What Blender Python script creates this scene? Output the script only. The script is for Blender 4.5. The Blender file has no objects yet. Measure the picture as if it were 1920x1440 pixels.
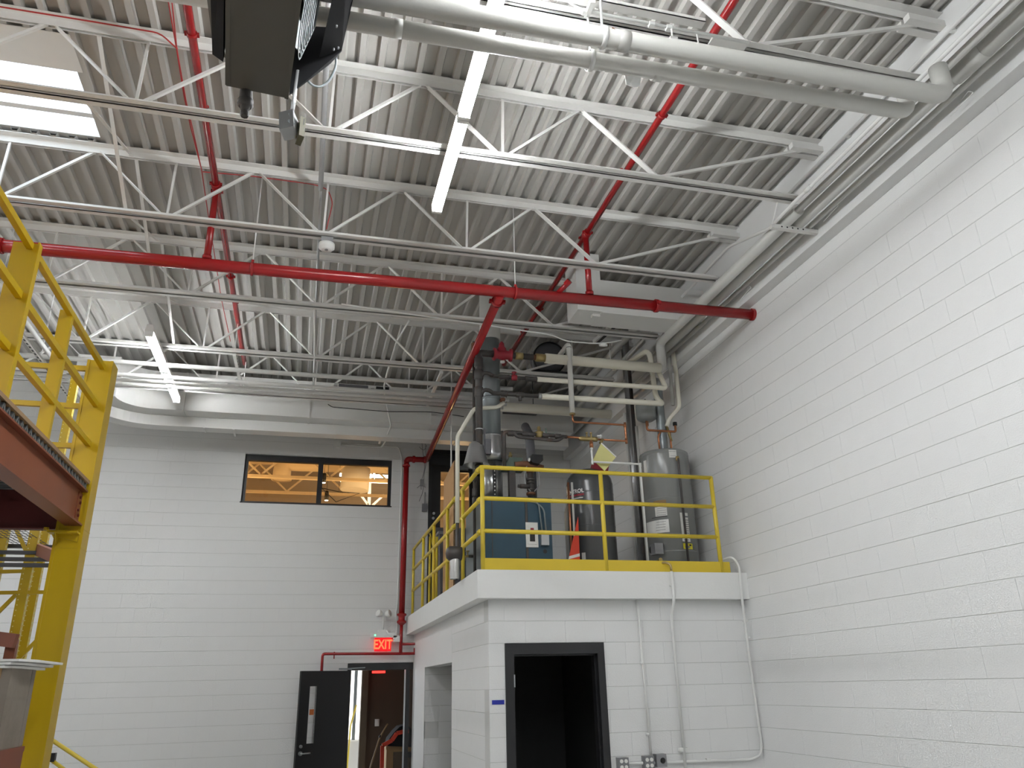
import bpy, bmesh, math, random
from mathutils import Vector, Matrix
random.seed(7)
S = bpy.context.scene
C = S.collection

# ------------------------------------------------------------------ camera, world, exposure
F, YAW, PITCH, ROLL = 1458.78, 0.260226, 0.370243, 0.0243685     # focal length in pixels of a 1920 px wide frame
H = 1.857                                                        # eye height
def _cam_axes():
    cy, sy, cp, sp = math.cos(YAW), math.sin(YAW), math.cos(PITCH), math.sin(PITCH)
    fwd = Vector((sy*cp, cy*cp, sp)); right = Vector((cy, -sy, 0)); down = fwd.cross(right)
    c, s = math.cos(ROLL), math.sin(ROLL)
    return c*right + s*down, -s*right + c*down, fwd
CR, CD, CF = _cam_axes()
cam_d = bpy.data.cameras.new('camera'); cam = bpy.data.objects.new('camera', cam_d); C.objects.link(cam)
cam_d.sensor_width = 36; cam_d.lens = F/1920*36; cam_d.clip_end = 100
m = Matrix((CR, -CD, -CF)).transposed().to_4x4(); m.translation = (0, 0, H)
cam.matrix_world = m
S.camera = cam
w = bpy.data.worlds.new('world'); S.world = w; w.use_nodes = True
w.node_tree.nodes['Background'].inputs[0].default_value = (0.85, 0.92, 1.0, 1)
w.node_tree.nodes['Background'].inputs[1].default_value = 6.0
S.view_settings.view_transform = 'Standard'; S.view_settings.look = 'None'
S.view_settings.gamma = 1; S.view_settings.exposure = 0.0; S.view_settings.use_curve_mapping = False
S.cycles.max_bounces = 6; S.cycles.diffuse_bounces = 4; S.cycles.glossy_bounces = 2; S.cycles.transmission_bounces = 4; S.cycles.transparent_max_bounces = 8; S.cycles.adaptive_threshold = .03; S.cycles.use_light_tree = False
TUBE = 140.0                                                      # radiance of the fluorescent tubes

# ------------------------------------------------------------------ helpers
def W(u, v, x=None, y=None, z=None):
    """world point seen at photo pixel (u,v) on the plane x=, y= or z="""
    d = CR*((u-960)/F) + CD*((v-720)/F) + CF
    t = x/d.x if x is not None else (y/d.y if y is not None else (z-H)/d.z)
    p = d*t; p.z += H
    return p
def PX(p):
    d = Vector(p) - Vector((0, 0, H)); c = d.dot(CF)
    if c < .1: return None
    return 960+F*d.dot(CR)/c, 720+F*d.dot(CD)/c
def V(*a): return Vector(a)

class MB:
    def __init__(s): s.v = []; s.f = []; s.sm = []
    def _add(s, vs, fs, sm=False):
        o = len(s.v); s.v += [Vector(q) for q in vs]
        for f in fs: s.f.append([i+o for i in f]); s.sm.append(sm)
        return s
    def box(s, x0, y0, z0, x1, y1, z1):
        x0, x1 = min(x0, x1), max(x0, x1); y0, y1 = min(y0, y1), max(y0, y1); z0, z1 = min(z0, z1), max(z0, z1)
        return s._add([(x0,y0,z0),(x1,y0,z0),(x1,y1,z0),(x0,y1,z0),(x0,y0,z1),(x1,y0,z1),(x1,y1,z1),(x0,y1,z1)],
                      [(3,2,1,0),(4,5,6,7),(0,1,5,4),(1,2,6,5),(2,3,7,6),(3,0,4,7)])
    def cbox(s, c, sx, sy, sz): return s.box(c[0]-sx/2, c[1]-sy/2, c[2]-sz/2, c[0]+sx/2, c[1]+sy/2, c[2]+sz/2)
    def obox(s, c, ax, ay, az):
        c = Vector(c); P = [c+i*Vector(ax)+j*Vector(ay)+k*Vector(az) for k in (-1, 1) for i, j in ((-1,-1),(1,-1),(1,1),(-1,1))]
        return s._add(P, [(3,2,1,0),(4,5,6,7),(0,1,5,4),(1,2,6,5),(2,3,7,6),(3,0,4,7)])
    def bar(s, p, q, wd, ht, side=None):
        p, q = Vector(p), Vector(q); d = (q-p).normalized()
        sd = Vector(side) if side else (Vector((0,0,1)).cross(d) if abs(d.z) < .95 else Vector((1,0,0)))
        sd = (sd - d*sd.dot(d)).normalized(); up = d.cross(sd)
        return s.obox((p+q)/2, (q-p)/2, sd*wd/2, up*ht/2)
    def prism(s, poly, ext):
        n = len(poly); P = [Vector(q) for q in poly]; e = Vector(ext)
        return s._add(P+[q+e for q in P], [tuple(range(n))[::-1], tuple(range(n, 2*n))]+[(i, (i+1) % n, n+(i+1) % n, n+i) for i in range(n)])
    def tube(s, pts, r, n=12, bend=0.0, caps=True, seg=5):
        pts = [Vector(p) for p in pts]
        if bend > 0 and len(pts) > 2:
            out = [pts[0]]
            for a, b, c in zip(pts, pts[1:], pts[2:]):
                u, w_ = (a-b), (c-b); L = min(bend, u.length*.49, w_.length*.49)
                p0, p1 = b+u.normalized()*L, b+w_.normalized()*L
                for i in range(seg+1):
                    t = i/seg; out.append(p0*(1-t)**2 + b*2*t*(1-t) + p1*t*t)
            out.append(pts[-1]); pts = out
        dirs = []
        for i in range(len(pts)):
            if i == 0: d = pts[1]-pts[0]
            elif i == len(pts)-1: d = pts[-1]-pts[-2]
            else: d = (pts[i]-pts[i-1]).normalized()+(pts[i+1]-pts[i]).normalized()
            dirs.append(d.normalized())
        ref = Vector((0,0,1)) if abs(dirs[0].z) < .9 else Vector((1,0,0))
        rings = []; o = len(s.v); rr = r if isinstance(r, (list, tuple)) else [r]*len(pts)
        for p, d, rad, i in zip(pts, dirs, rr, range(len(pts))):
            a = (ref - d*ref.dot(d))
            if a.length < 1e-5: a = d.orthogonal()
            a.normalize(); ref = a; b = d.cross(a)
            k = 1.0
            if 0 < i < len(pts)-1:
                co = dirs[i].dot((pts[i]-pts[i-1]).normalized()); k = 1/max(co, .5) if bend == 0 else 1
            for j in range(n):
                t = 2*math.pi*j/n; s.v.append(p+(a*math.cos(t)+b*math.sin(t))*rad*(k if bend == 0 and len(pts) > 2 else 1))
        for i in range(len(pts)-1):
            for j in range(n):
                s.f.append([o+i*n+j, o+i*n+(j+1) % n, o+(i+1)*n+(j+1) % n, o+(i+1)*n+j]); s.sm.append(n > 6)
        if caps:
            s.f.append([o+j for j in range(n)][::-1]); s.sm.append(False)
            s.f.append([o+(len(pts)-1)*n+j for j in range(n)]); s.sm.append(False)
        return s
    def cyl(s, p, q, r, n=16, r2=None): return s.tube([p, q], [r, r if r2 is None else r2], n)
    def lathe(s, c, prof, n=24, axis=(0,0,1), smooth=True):
        c = Vector(c); az = Vector(axis).normalized(); ax = az.orthogonal().normalized(); ay = az.cross(ax); o = len(s.v)
        for r, h in prof:
            for j in range(n):
                t = 2*math.pi*j/n; s.v.append(c+az*h+(ax*math.cos(t)+ay*math.sin(t))*max(r, 1e-4))
        for i in range(len(prof)-1):
            for j in range(n):
                s.f.append([o+i*n+j, o+i*n+(j+1) % n, o+(i+1)*n+(j+1) % n, o+(i+1)*n+j]); s.sm.append(smooth)
        return s
    def build(s, name, mat, parent=None, kind=None):
        o0 = parent_origin(parent)
        me = bpy.data.meshes.new(name); me.from_pydata([q-o0 for q in s.v], [], s.f)
        me.polygons.foreach_set('use_smooth', s.sm)
        if len(s.f) < 20000:
            bm = bmesh.new(); bm.from_mesh(me); bmesh.ops.recalc_face_normals(bm, faces=bm.faces); bm.to_mesh(me); bm.free()
        me.materials.append(M[mat] if isinstance(mat, str) else mat)
        o = bpy.data.objects.new(name, me); C.objects.link(o); o.parent = parent
        if kind: o['kind'] = kind
        return o
def parent_origin(p):
    o = Vector((0,0,0))
    while p is not None: o += Vector(p.location); p = p.parent
    return o
def tag(o, label, cat, group=None):
    o['label'] = label; o['category'] = cat
    if group: o['group'] = group
    return o
def thing(name, label, cat, loc=(0,0,0), group=None):
    o = bpy.data.objects.new(name, None); C.objects.link(o); o.location = loc; o.empty_display_size = .1
    return tag(o, label, cat, group)
def struct(name, loc=(0,0,0)):
    o = bpy.data.objects.new(name, None); C.objects.link(o); o.location = loc; o['kind'] = 'structure'; return o
def one(name, mb, mat, label, cat, group=None):           # a thing that is one mesh, origin at its centre base
    xs = [q.x for q in mb.v]; ys = [q.y for q in mb.v]; zs = [q.z for q in mb.v]
    c = Vector(((min(xs)+max(xs))/2, (min(ys)+max(ys))/2, min(zs)))
    for i in range(len(mb.v)): mb.v[i] = mb.v[i]-c
    o = mb.build(name, mat); o.location = c
    return tag(o, label, cat, group)

# ------------------------------------------------------------------ materials
M = {}
def mat(name, col, rough=.5, metal=0.0, var=.04, scale=6.0, bump=0.0, bscale=60.0, spec=.5, dirt=None, dirt_scale=3.0, dirt_amt=.5):
    m = bpy.data.materials.new(name); m.use_nodes = True; nt = m.node_tree; N = nt.nodes; L = nt.links
    b = N['Principled BSDF']; b.inputs['Roughness'].default_value = rough; b.inputs['Metallic'].default_value = metal
    b.inputs['Specular IOR Level'].default_value = spec
    tc = N.new('ShaderNodeTexCoord'); nz = N.new('ShaderNodeTexNoise'); nz.inputs['Scale'].default_value = scale; nz.inputs['Detail'].default_value = 5
    L.new(tc.outputs['Object'], nz.inputs['Vector'])
    mx = N.new('ShaderNodeMix'); mx.data_type = 'RGBA'; mx.inputs[6].default_value = (*[c*(1-var) for c in col], 1); mx.inputs[7].default_value = (*[min(1, c*(1+var)) for c in col], 1)
    L.new(nz.outputs['Fac'], mx.inputs[0]); out = mx.outputs[2]
    if dirt:
        n2 = N.new('ShaderNodeTexNoise'); n2.inputs['Scale'].default_value = dirt_scale; n2.inputs['Detail'].default_value = 8; n2.inputs['Roughness'].default_value = .65
        L.new(tc.outputs['Object'], n2.inputs['Vector'])
        rp = N.new('ShaderNodeMapRange'); rp.inputs[1].default_value = .52; rp.inputs[2].default_value = .72; rp.inputs[4].default_value = dirt_amt
        L.new(n2.outputs['Fac'], rp.inputs[0]); m2 = N.new('ShaderNodeMix'); m2.data_type = 'RGBA'
        L.new(rp.outputs[0], m2.inputs[0]); L.new(out, m2.inputs[6]); m2.inputs[7].default_value = (*dirt, 1); out = m2.outputs[2]
    L.new(out, b.inputs['Base Color'])
    if bump:
        n3 = N.new('ShaderNodeTexNoise'); n3.inputs['Scale'].default_value = bscale; n3.inputs['Detail'].default_value = 3
        L.new(tc.outputs['Object'], n3.inputs['Vector']); bp = N.new('ShaderNodeBump'); bp.inputs['Strength'].default_value = bump; bp.inputs['Distance'].default_value = .01
        L.new(n3.outputs['Fac'], bp.inputs['Height']); L.new(bp.outputs['Normal'], b.inputs['Normal'])
    M[name] = m; return m
def emit(name, col, strength):
    m = bpy.data.materials.new(name); m.use_nodes = True; b = m.node_tree.nodes['Principled BSDF']
    b.inputs['Base Color'].default_value = (*col, 1); b.inputs['Emission Color'].default_value = (*col, 1); b.inputs['Emission Strength'].default_value = strength
    M[name] = m
def glass(name, col=(1,1,1), rough=0.0, alpha=.12):
    m = bpy.data.materials.new(name); m.use_nodes = True; nt = m.node_tree; N = nt.nodes; N.clear()
    o = N.new('ShaderNodeOutputMaterial'); t = N.new('ShaderNodeBsdfTransparent'); t.inputs[0].default_value = (*col, 1)
    g = N.new('ShaderNodeBsdfGlossy'); g.inputs['Roughness'].default_value = rough
    mx = N.new('ShaderNodeMixShader'); fr = N.new('ShaderNodeFresnel'); fr.inputs[0].default_value = 1.45
    nt.links.new(fr.outputs[0], mx.inputs[0]); nt.links.new(t.outputs[0], mx.inputs[1]); nt.links.new(g.outputs[0], mx.inputs[2]); nt.links.new(mx.outputs[0], o.inputs[0])
    M[name] = m
mat('block_paint', (.80, .80, .795), .55, bump=.25, bscale=90, var=.015)
mat('wall_paint', (.80, .80, .795), .6, bump=.1, bscale=60, var=.015)
mat('joint', (.62, .62, .605), .7, var=.02)
mat('deck_paint', (.45, .438, .412), .5, var=.03, scale=3)
mat('steel_white', (.74, .73, .705), .42, var=.03)
mat('duct_white', (.72, .715, .695), .45, var=.02)
mat('pipe_white', (.56, .555, .525), .45, var=.03, bump=.1, bscale=40)
mat('pipe_cream', (.80, .77, .66), .5, var=.04, bump=.08, bscale=50)
mat('conduit_white', (.80, .80, .78), .4, var=.02)
mat('concrete', (.52, .515, .495), .35, var=.08, scale=2)
mat('slab_white', (.80, .80, .785), .6, bump=.15, bscale=40, var=.02)
mat('red', (.30, .010, .012), .22, var=.06, scale=4)
mat('red_wire', (.42, .03, .03), .5)
mat('red_valve', (.30, .015, .03), .45, dirt=(.12,.03,.03))
mat('yellow', (.50, .33, .004), .36, var=.05)
mat('yellow_rail', (.70, .53, .045), .38, var=.05, dirt=(.62,.40,.12), dirt_scale=4, dirt_amt=.5)
mat('yellow_kick', (.66, .48, .03), .42, var=.05)
mat('orange', (.20, .055, .024), .42, var=.06, dirt=(.13,.035,.02), dirt_amt=.4)
mat('maroon', (.10, .012, .010), .5, var=.08)
mat('orange_rack', (.27, .095, .062), .45, var=.06)
mat('ply', (.46, .27, .12), .6, var=.12, scale=8, dirt=(.30,.16,.07), dirt_scale=9, dirt_amt=.5)
mat('ply_edge', (.30, .19, .10), .7, var=.15, scale=20)
mat('galv', (.50, .51, .52), .28, metal=.85, var=.10, scale=7)
mat('galv_dull', (.26, .29, .30), .38, metal=.55, var=.10, scale=5)
mat('chrome', (.90, .91, .94), .24, metal=.6, var=.05)
mat('heater_brown', (.085, .078, .066), .55, var=.05)
mat('heater_black', (.018, .018, .02), .75, spec=.15, var=.1)
mat('black', (.012, .012, .013), .4, var=.1)
mat('door_black', (.010, .010, .011), .42, var=.1)
mat('frame_black', (.016, .016, .018), .4, var=.1)
mat('iron', (.055, .05, .048), .5, var=.2, scale=12, dirt=(.12,.06,.04), dirt_scale=8, dirt_amt=.6)
mat('rust', (.17, .07, .035), .65, var=.25, scale=12)
mat('copper', (.46, .19, .095), .3, metal=.85, var=.15, scale=10)
mat('brass', (.42, .32, .14), .35, metal=.7, var=.15)
mat('olive', (.10, .09, .045), .5)
mat('boiler_blue', (.022, .062, .098), .38, var=.08)
mat('boiler_grey', (.13, .155, .17), .4, var=.06)
mat('tank_grey', (.075, .078, .08), .22, var=.05)
mat('heater_grey', (.25, .255, .25), .22, var=.03)
mat('small_tank', (.24, .255, .25), .3, var=.03)
mat('plastic_white', (.82, .82, .80), .4, var=.01)
mat('plastic_grey', (.26, .26, .27), .45, var=.03)
mat('box_grey', (.20, .20, .21), .45, var=.05)
mat('paper', (.80, .79, .76), .7, var=.03)
mat('label_dark', (.03, .03, .04), .4)
mat('label_yellow', (.75, .66, .03), .5)
mat('tag_yellow', (.74, .70, .30), .25, var=.03)
mat('green', (.08, .12, .10), .5, var=.1)
mat('blue_tape', (.01, .02, .30), .6)
mat('orange_sticker', (.55, .14, .03), .6)
mat('brown_wall', (.085, .055, .035), .6, var=.06)
mat('brown_trim', (.10, .075, .05), .6)
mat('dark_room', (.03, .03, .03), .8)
mat('warm_wall', (.30, .24, .165), .7, var=.06)
mat('warm_steel', (.72, .60, .42), .6, var=.03)
mat('warm_brick', (.30, .15, .07), .7, var=.2)
mat('cardboard', (.32, .21, .10), .7, var=.05)
mat('wrap_grey', (.23, .195, .160), .75, var=.10, scale=5, bump=.35, bscale=12, dirt=(.14,.112,.085), dirt_scale=2.5, dirt_amt=.6)
mat('wire_deck', (.05, .05, .055), .5)
mat('vest_red', (.62, .05, .02), .6)
mat('cloth_black', (.012, .012, .014), .9)
mat('wood_stick', (.40, .27, .13), .5)
mat('foil', (.62, .62, .62), .35, metal=.8, bump=.6, bscale=25, var=.1)
mat('grey_cover', (.10, .10, .11), .5, var=.06)
emit('tube_light', (.955, .985, 1.0), TUBE)
emit('warm_light', (1.0, .70, .36), 34.0)
emit('white_light', (1.0, .95, .88), 12.0)
emit('exit_red', (1.0, .02, .015), 5.5)
emit('exit_panel', (1.0, .010, .02), .38)
emit('exit_core', (1.0, .085, .03), 3.0)
emit('led_green', (.1, 1.0, .3), 4.0)
emit('day_panel', (1.0, .97, .90), 1.6)
glass('glass_clear'); glass('glass_warm', (1.0, .93, .82))
m = bpy.data.materials.new('skylight_pane'); m.use_nodes = True; N = m.node_tree.nodes; N.clear()
o_ = N.new('ShaderNodeOutputMaterial'); t_ = N.new('ShaderNodeBsdfTranslucent'); t_.inputs[0].default_value = (.85, .88, .9, 1); m.node_tree.links.new(t_.outputs[0], o_.inputs[0]); M['skylight_pane'] = m

def text_mesh(name, body, size, mat_, parent, place, bold=0.0, extrude=0.0):
    """flat lettering as a mesh; place(x, y) maps letter plane to a world point"""
    cu = bpy.data.curves.new(name, 'FONT'); cu.body = body; cu.size = size; cu.align_x = 'CENTER'; cu.align_y = 'CENTER'; cu.offset = bold; cu.resolution_u = 3
    ob = bpy.data.objects.new('tmp', cu); C.objects.link(ob)
    dg = bpy.context.evaluated_depsgraph_get(); me = bpy.data.meshes.new_from_object(ob.evaluated_get(dg))
    bpy.data.objects.remove(ob); bpy.data.curves.remove(cu)
    o0 = parent_origin(parent)
    for q in me.vertices: q.co = Vector(place(q.co.x, q.co.y)) - o0
    me.name = name; me.materials.clear(); me.materials.append(M[mat_])
    o = bpy.data.objects.new(name, me); C.objects.link(o); o.parent = parent; return o

# ------------------------------------------------------------------ dimensions
XR, XU, YF, YB, CO = 4.46, 4.34, 7.54, 12.83, .2032     # right wall, its upper band, room front wall, back wall, block course
XL, YR = -9.0, -8.0
XS = 1.719                                              # side wall of the small room
ZS0, ZS1 = 2.64, 2.905                                  # mezzanine slab
ZD = 6.50                                               # underside of roof deck
WIN = (-1.09, 1.30, 4.6736, 5.4864)
EXIT_O = (.717, 2.0, 0, 2.2352)
UPD = (1.91, 2.95, 2.905, 5.69)

# ------------------------------------------------------------------ structure: block walls
_block_cache = {}
def block_mesh(wd, ht):
    k = (round(wd, 3), round(ht, 3))
    if k in _block_cache: return _block_cache[k]
    gx, gz, b = .0003, .0024, .0022       # half joints and chamfer; front faces -y, depth 5 mm
    x0, x1, z0, z1 = gx, wd-gx, gz, ht-gz
    vs = [(x0,.005,z0),(x1,.005,z0),(x1,.005,z1),(x0,.005,z1),(x0,.0016,z0),(x1,.0016,z0),(x1,.0016,z1),(x0,.0016,z1),(x0+.0007,0,z0+b),(x1-.0007,0,z0+b),(x1-.0007,0,z1-b),(x0+.0007,0,z1-b)]
    fs = [(8,9,10,11)]+[(a, (a+1) % 4, 4+(a+1) % 4, 4+a) for a in range(4)]+[(4+a, 4+(a+1) % 4, 8+(a+1) % 4, 8+a) for a in range(4)]
    me = bpy.data.meshes.new('block'); me.from_pydata(vs, [], fs); me.materials.append(M['block_paint']); _block_cache[k] = me; return me
def block_wall(parent, s0, s1, z0, z1, place, rotz, holes=(), phase=0.0, limit=300):
    """running-bond blocks; place(s, z) -> world point of a block's lower left corner, rotz turns the -y face to the wall's face"""
    items = []
    k0, k1 = int(round(z0/CO)), int(math.ceil(z1/CO-1e-6))
    for k in range(k0, k1):
        za, zb = k*CO, min((k+1)*CO, z1)
        segs = [(s0, s1)]
        for (a, b, c, d) in holes:
            if zb-1e-4 > c+.02 and za+1e-4 < d-.02:
                ns = []
                for p, q in segs:
                    if b <= p or a >= q: ns.append((p, q)); continue
                    if a > p: ns.append((p, a))
                    if b < q: ns.append((b, q))
                segs = ns
        off = phase + (k % 2)*CO
        for p, q in segs:
            n0 = math.floor((p-off)/(2*CO)); t = off+n0*2*CO
            while t < q-1e-4:
                a, b = max(t, p), min(t+2*CO, q)
                if b-a > .012: items.append((a, b, za, zb))
                t += 2*CO
    R = Matrix.Rotation(rotz, 3, 'Z'); scored = []
    for it in items:
        a, b, za, zb = it; pp = [PX(Vector(place(s, z))) for s, z in ((a, za), (b, za), (b, zb), (a, zb))]
        if None in pp: ar = 0
        else:
            ar = abs(sum(pp[i][0]*pp[(i+1) % 4][1]-pp[(i+1) % 4][0]*pp[i][1] for i in range(4)))/2
            cx, cy = sum(q[0] for q in pp)/4, sum(q[1] for q in pp)/4
            if not (-20 < cx < 1940 and -20 < cy < 1460): ar = 0
        scored.append((ar, it))
    scored.sort(key=lambda q: -q[0])
    rest = MB(); nin = 0; o0 = parent_origin(parent)
    for i, (ar, (a, b, za, zb)) in enumerate(scored):
        me = block_mesh(b-a, zb-za); pr = R @ Vector((0, random.uniform(-.0006, .0006), 0))
        base = Vector(place(a, za)) + pr
        if i < limit and ar > 0:
            o = bpy.data.objects.new('block', me); C.objects.link(o); o.parent = parent; o.location = base-o0; o.rotation_euler = (0, 0, rotz); nin += 1
        else:
            rest._add([R @ q.co + base for q in me.vertices], [tuple(p.vertices) for p in me.polygons])
    if rest.v:
        rest.build('far_blocks', 'block_paint', parent, kind='stuff')

floor = MB().box(XL-.2, YR-.2, -.2, XR+.25, YB+6, 0).build('floor', 'concrete', kind='structure')
wr = struct('wall_right')
MB().box(XR+.0035, YR, 0, XR+.20, YB+.2, 5.62).build('backing', 'joint', wr)
MB().box(XU, YR, 5.615, XR+.2, YB, 6.9).build('upper_band', 'wall_paint', wr)
block_wall(wr, 0.6, YB, 0, 5.615, lambda s, z: (XR, YB-(s-.6)+0, z), math.radians(-90), phase=.1)
wb = struct('wall_back')
def holes_fill(mb, x0, x1, z0, z1, y0, y1, holes):
    xs = sorted({x0, x1, *[min(max(h[i], x0), x1) for h in holes for i in (0, 1)]}); zs = sorted({z0, z1, *[min(max(h[i], z0), z1) for h in holes for i in (2, 3)]})
    for a, b in zip(xs, xs[1:]):
        for c, d in zip(zs, zs[1:]):
            mx_, mz_ = (a+b)/2, (c+d)/2
            if not any(h[0] < mx_ < h[1] and h[2] < mz_ < h[3] for h in holes): mb.box(a, y0, c, b, y1, d)
    return mb
BH = [WIN, EXIT_O, UPD]
holes_fill(MB(), XL, XR, 0, 6.9, YB+.0035, YB+.20, BH).build('backing', 'joint', wb)
block_wall(wb, -5.4, XR, 0, 6.5, lambda s, z: (s, YB, z), 0, holes=BH, phase=.05)
MB().box(XL-.2, YR-.2, 0, XL, YB+.2, 6.9).build('wall_left', 'wall_paint', kind='structure')
MB().box(XL-.2, YR-.2, 0, XR+.2, YR, 6.9).build('wall_rear', 'wall_paint', kind='structure')

# small room under the mezzanine
wf = struct('wall_room_front')
DOOR1 = (1.873, 2.867, 0, 2.2352)
holes_fill(MB(), XS, XR, 0, ZS0, YF+.0035, YF+.20, [DOOR1]).build('backing', 'joint', wf)
block_wall(wf, XS, XR, 0, ZS0, lambda s, z: (s, YF, z), 0, holes=[DOOR1], phase=.25)
ws = struct('wall_room_side')
OPN = (9.48, 11.6, 0, 2.1336)
mb = MB()
for a, b, c, d in ((YF+.01, 9.48, 0, ZS0), (9.48, 11.6, 2.1336, ZS0), (11.6, YB, 0, ZS0)): mb.box(XS+.0035, a, c, XS+.20, b, d)
mb.build('backing', 'joint', ws)
block_wall(ws, YF, 9.48, 0, ZS0, lambda s, z: (XS, YF+9.48-s, z), math.radians(-90), phase=YF+.1)
MB().box(XS-.002, 9.48, 2.1336, XS+.012, 11.6, ZS0).box(XS, 9.48, 2.130, XS+.2, 11.6, 2.1336).build('lintel', 'wall_paint', ws)
MB().box(XS-.002, 11.6, 0, XS+.012, YB, ZS0).build('end_pier', 'wall_paint', ws)
wa = struct('wall_alcove')
MB().box(XS+.2, 11.6035, 0, 3.2, 11.75, ZS0).build('backing', 'joint', wa)
block_wall(wa, XS, 3.2, 0, ZS0, lambda s, z: (s, 11.60, z), 0, phase=.1)
MB().box(3.0, YF+.2, 0, 3.1, 11.6, ZS0).build('wall_room_inner', 'dark_room', kind='structure')  # darkness of the unlit room is put into these near-black walls and floor
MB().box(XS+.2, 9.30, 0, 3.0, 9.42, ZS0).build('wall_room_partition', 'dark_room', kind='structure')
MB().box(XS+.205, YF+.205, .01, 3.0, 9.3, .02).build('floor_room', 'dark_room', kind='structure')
slab = MB().box(1.59, 7.42, ZS0, XR, YB, ZS1).build('floor_mezzanine', 'slab_white', kind='structure')

# roof deck with a skylight opening
ceil = struct('ceiling')
PW = .9144
SKY = (XU-10*PW, XU-7*PW, 5.56, 6.44)
def deck(x0, ya, yb):
    prof = []
    for k in range(6):
        b = x0+k*.1524
        prof += [(b, ZD+.040), (b+.040, ZD+.040), (b+.053, ZD), (b+.099, ZD), (b+.112, ZD+.040)]
    prof.append((x0+PW, ZD+.040))
    n = len(prof); vs = [(x, ya, z) for x, z in prof]+[(x, yb, z) for x, z in prof]+[(x0, ya, ZD+.07), (x0+PW, ya, ZD+.07), (x0, yb, ZD+.07), (x0+PW, yb, ZD+.07)]
    fs = [(i, i+1, n+i+1, n+i) for i in range(n-1)]+[(2*n, 2*n+1, 2*n+3, 2*n+2)]
    MB()._add(vs, fs).build('deck_panel', 'deck_paint', ceil)
for k in range(15):
    x1 = XU-k*PW; x0 = x1-PW
    if SKY[0]-.01 < x0 and x1 < SKY[1]+.01: deck(x0, YR, SKY[2]); deck(x0, SKY[3], YB)
    else: deck(x0, YR, YB)
MB().box(XL-.2, YR, ZD+.075, SKY[0]-.05, YB+.2, ZD+.12).box(SKY[1]+.05, YR, ZD+.075, XR+.2, YB+.2, ZD+.12).box(SKY[0]-.05, YR, ZD+.075, SKY[1]+.05, SKY[2]-.05, ZD+.12).box(SKY[0]-.05, SKY[3]+.05, ZD+.075, SKY[1]+.05, YB+.2, ZD+.12).build('roof_cover', 'dark_room', ceil)

t = thing('skylight', 'bright white skylight in the roof deck, top left', 'skylight', ((SKY[0]+SKY[1])/2, 6.0, ZD+.04))
cb = MB()
for a in ((SKY[0]-.04, SKY[2]-.04, SKY[1]+.04, SKY[2]), (SKY[0]-.04, SKY[3], SKY[1]+.04, SKY[3]+.04), (SKY[0]-.04, SKY[2], SKY[0], SKY[3]), (SKY[1], SKY[2], SKY[1]+.04, SKY[3])): cb.box(a[0], a[1], ZD+.045, a[2], a[3], ZD+.22)
cb.build('curb', 'steel_white', t)
MB().box(SKY[0], SKY[2], ZD+.17, SKY[1], 6.22, ZD+.18).build('pane', 'skylight_pane', t)
MB().box(SKY[0], 6.26, ZD+.17, SKY[1], SKY[3], ZD+.18).build('pane', 'skylight_pane', t)
MB().box(SKY[0], 6.21, ZD+.11, SKY[1], 6.27, ZD+.17).build('cross_bar', 'steel_white', t)
MB().box(SKY[0]-.05, SKY[2]-.40, ZD-.006, SKY[1]+.06, SKY[2], ZD-.001).build('liner_sheet', 'steel_white', t)

# ------------------------------------------------------------------ roof joists
JY = [3.54+1.497*k for k in range(0, 6)]
JOIST_LABEL = {3.54: 'white open-web roof joist at the very top, above the two fat white pipes',
  5.037: 'white open-web roof joist behind the dark unit heater', 6.534: 'white open-web roof joist just above the red sprinkler main',
  8.031: 'white open-web roof joist just below the red sprinkler main', 9.528: 'white open-web roof joist passing behind the near end of the short light',
  11.025: 'white open-web roof joist in front of the long wall ducts'}
def joist(y):
    lab = next((v for k, v in JOIST_LABEL.items() if abs(k-y) < .02), None)
    vis = lab is not None
    t = thing('roof_joist', lab or 'white open-web roof joist behind the camera', 'joist', (4.0, y, 5.83), 'white roof joists')
    a, b = XL, XU
    tc = MB()
    for s in (-1, 1):
        tc.box(a, y+s*.012, ZD-.006, b, y+s*.075, ZD); tc.box(a, y+s*.012, ZD-.070, b, y+s*.018, ZD)
    tc.build('top_chord', 'steel_white', t)
    bc = MB()
    for s in (-1, 1):
        bc.box(a, y+s*.013, 5.835, 4.02, y+s*.066, 5.841); bc.box(a, y+s*.013, 5.835, 4.02, y+s*.019, 5.885)
    bc.build('bottom_chord', 'steel_white', t)
    if not vis: return
    MB().box(4.02, y-.07, ZD-.13, b+.02, y-.012, ZD-.075).box(4.02, y+.012, ZD-.13, b+.02, y+.07, ZD-.075).build('bearing_seat', 'steel_white', t)
    xt = 2.02
    MB().bar((4.15, y, ZD-.10), (2.68, y, 5.87), .026, .026).build('web_member', 'steel_white', t)
    MB().bar((2.66, y, 5.87), (xt, y, ZD-.05), .05, .012, side=(0, 1, 0)).build('web_member', 'steel_white', t)
    while xt > -5.5:
        xb = xt-.71
        MB().bar((xt-.02, y, ZD-.05), (xb+.04, y, 5.87), .024, .024).build('web_member', 'steel_white', t)
        MB().bar((xb, y, 5.87), (xb+.01, y, ZD-.05), .02, .02).build('web_member', 'steel_white', t)
        xt2 = xt-1.37
        MB().bar((xb-.04, y, 5.87), (xt2+.03, y, ZD-.05), .048, .010, side=(0, 1, 0)).build('web_member', 'steel_white', t)
        xt = xt2
for y in JY: joist(y)
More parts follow.
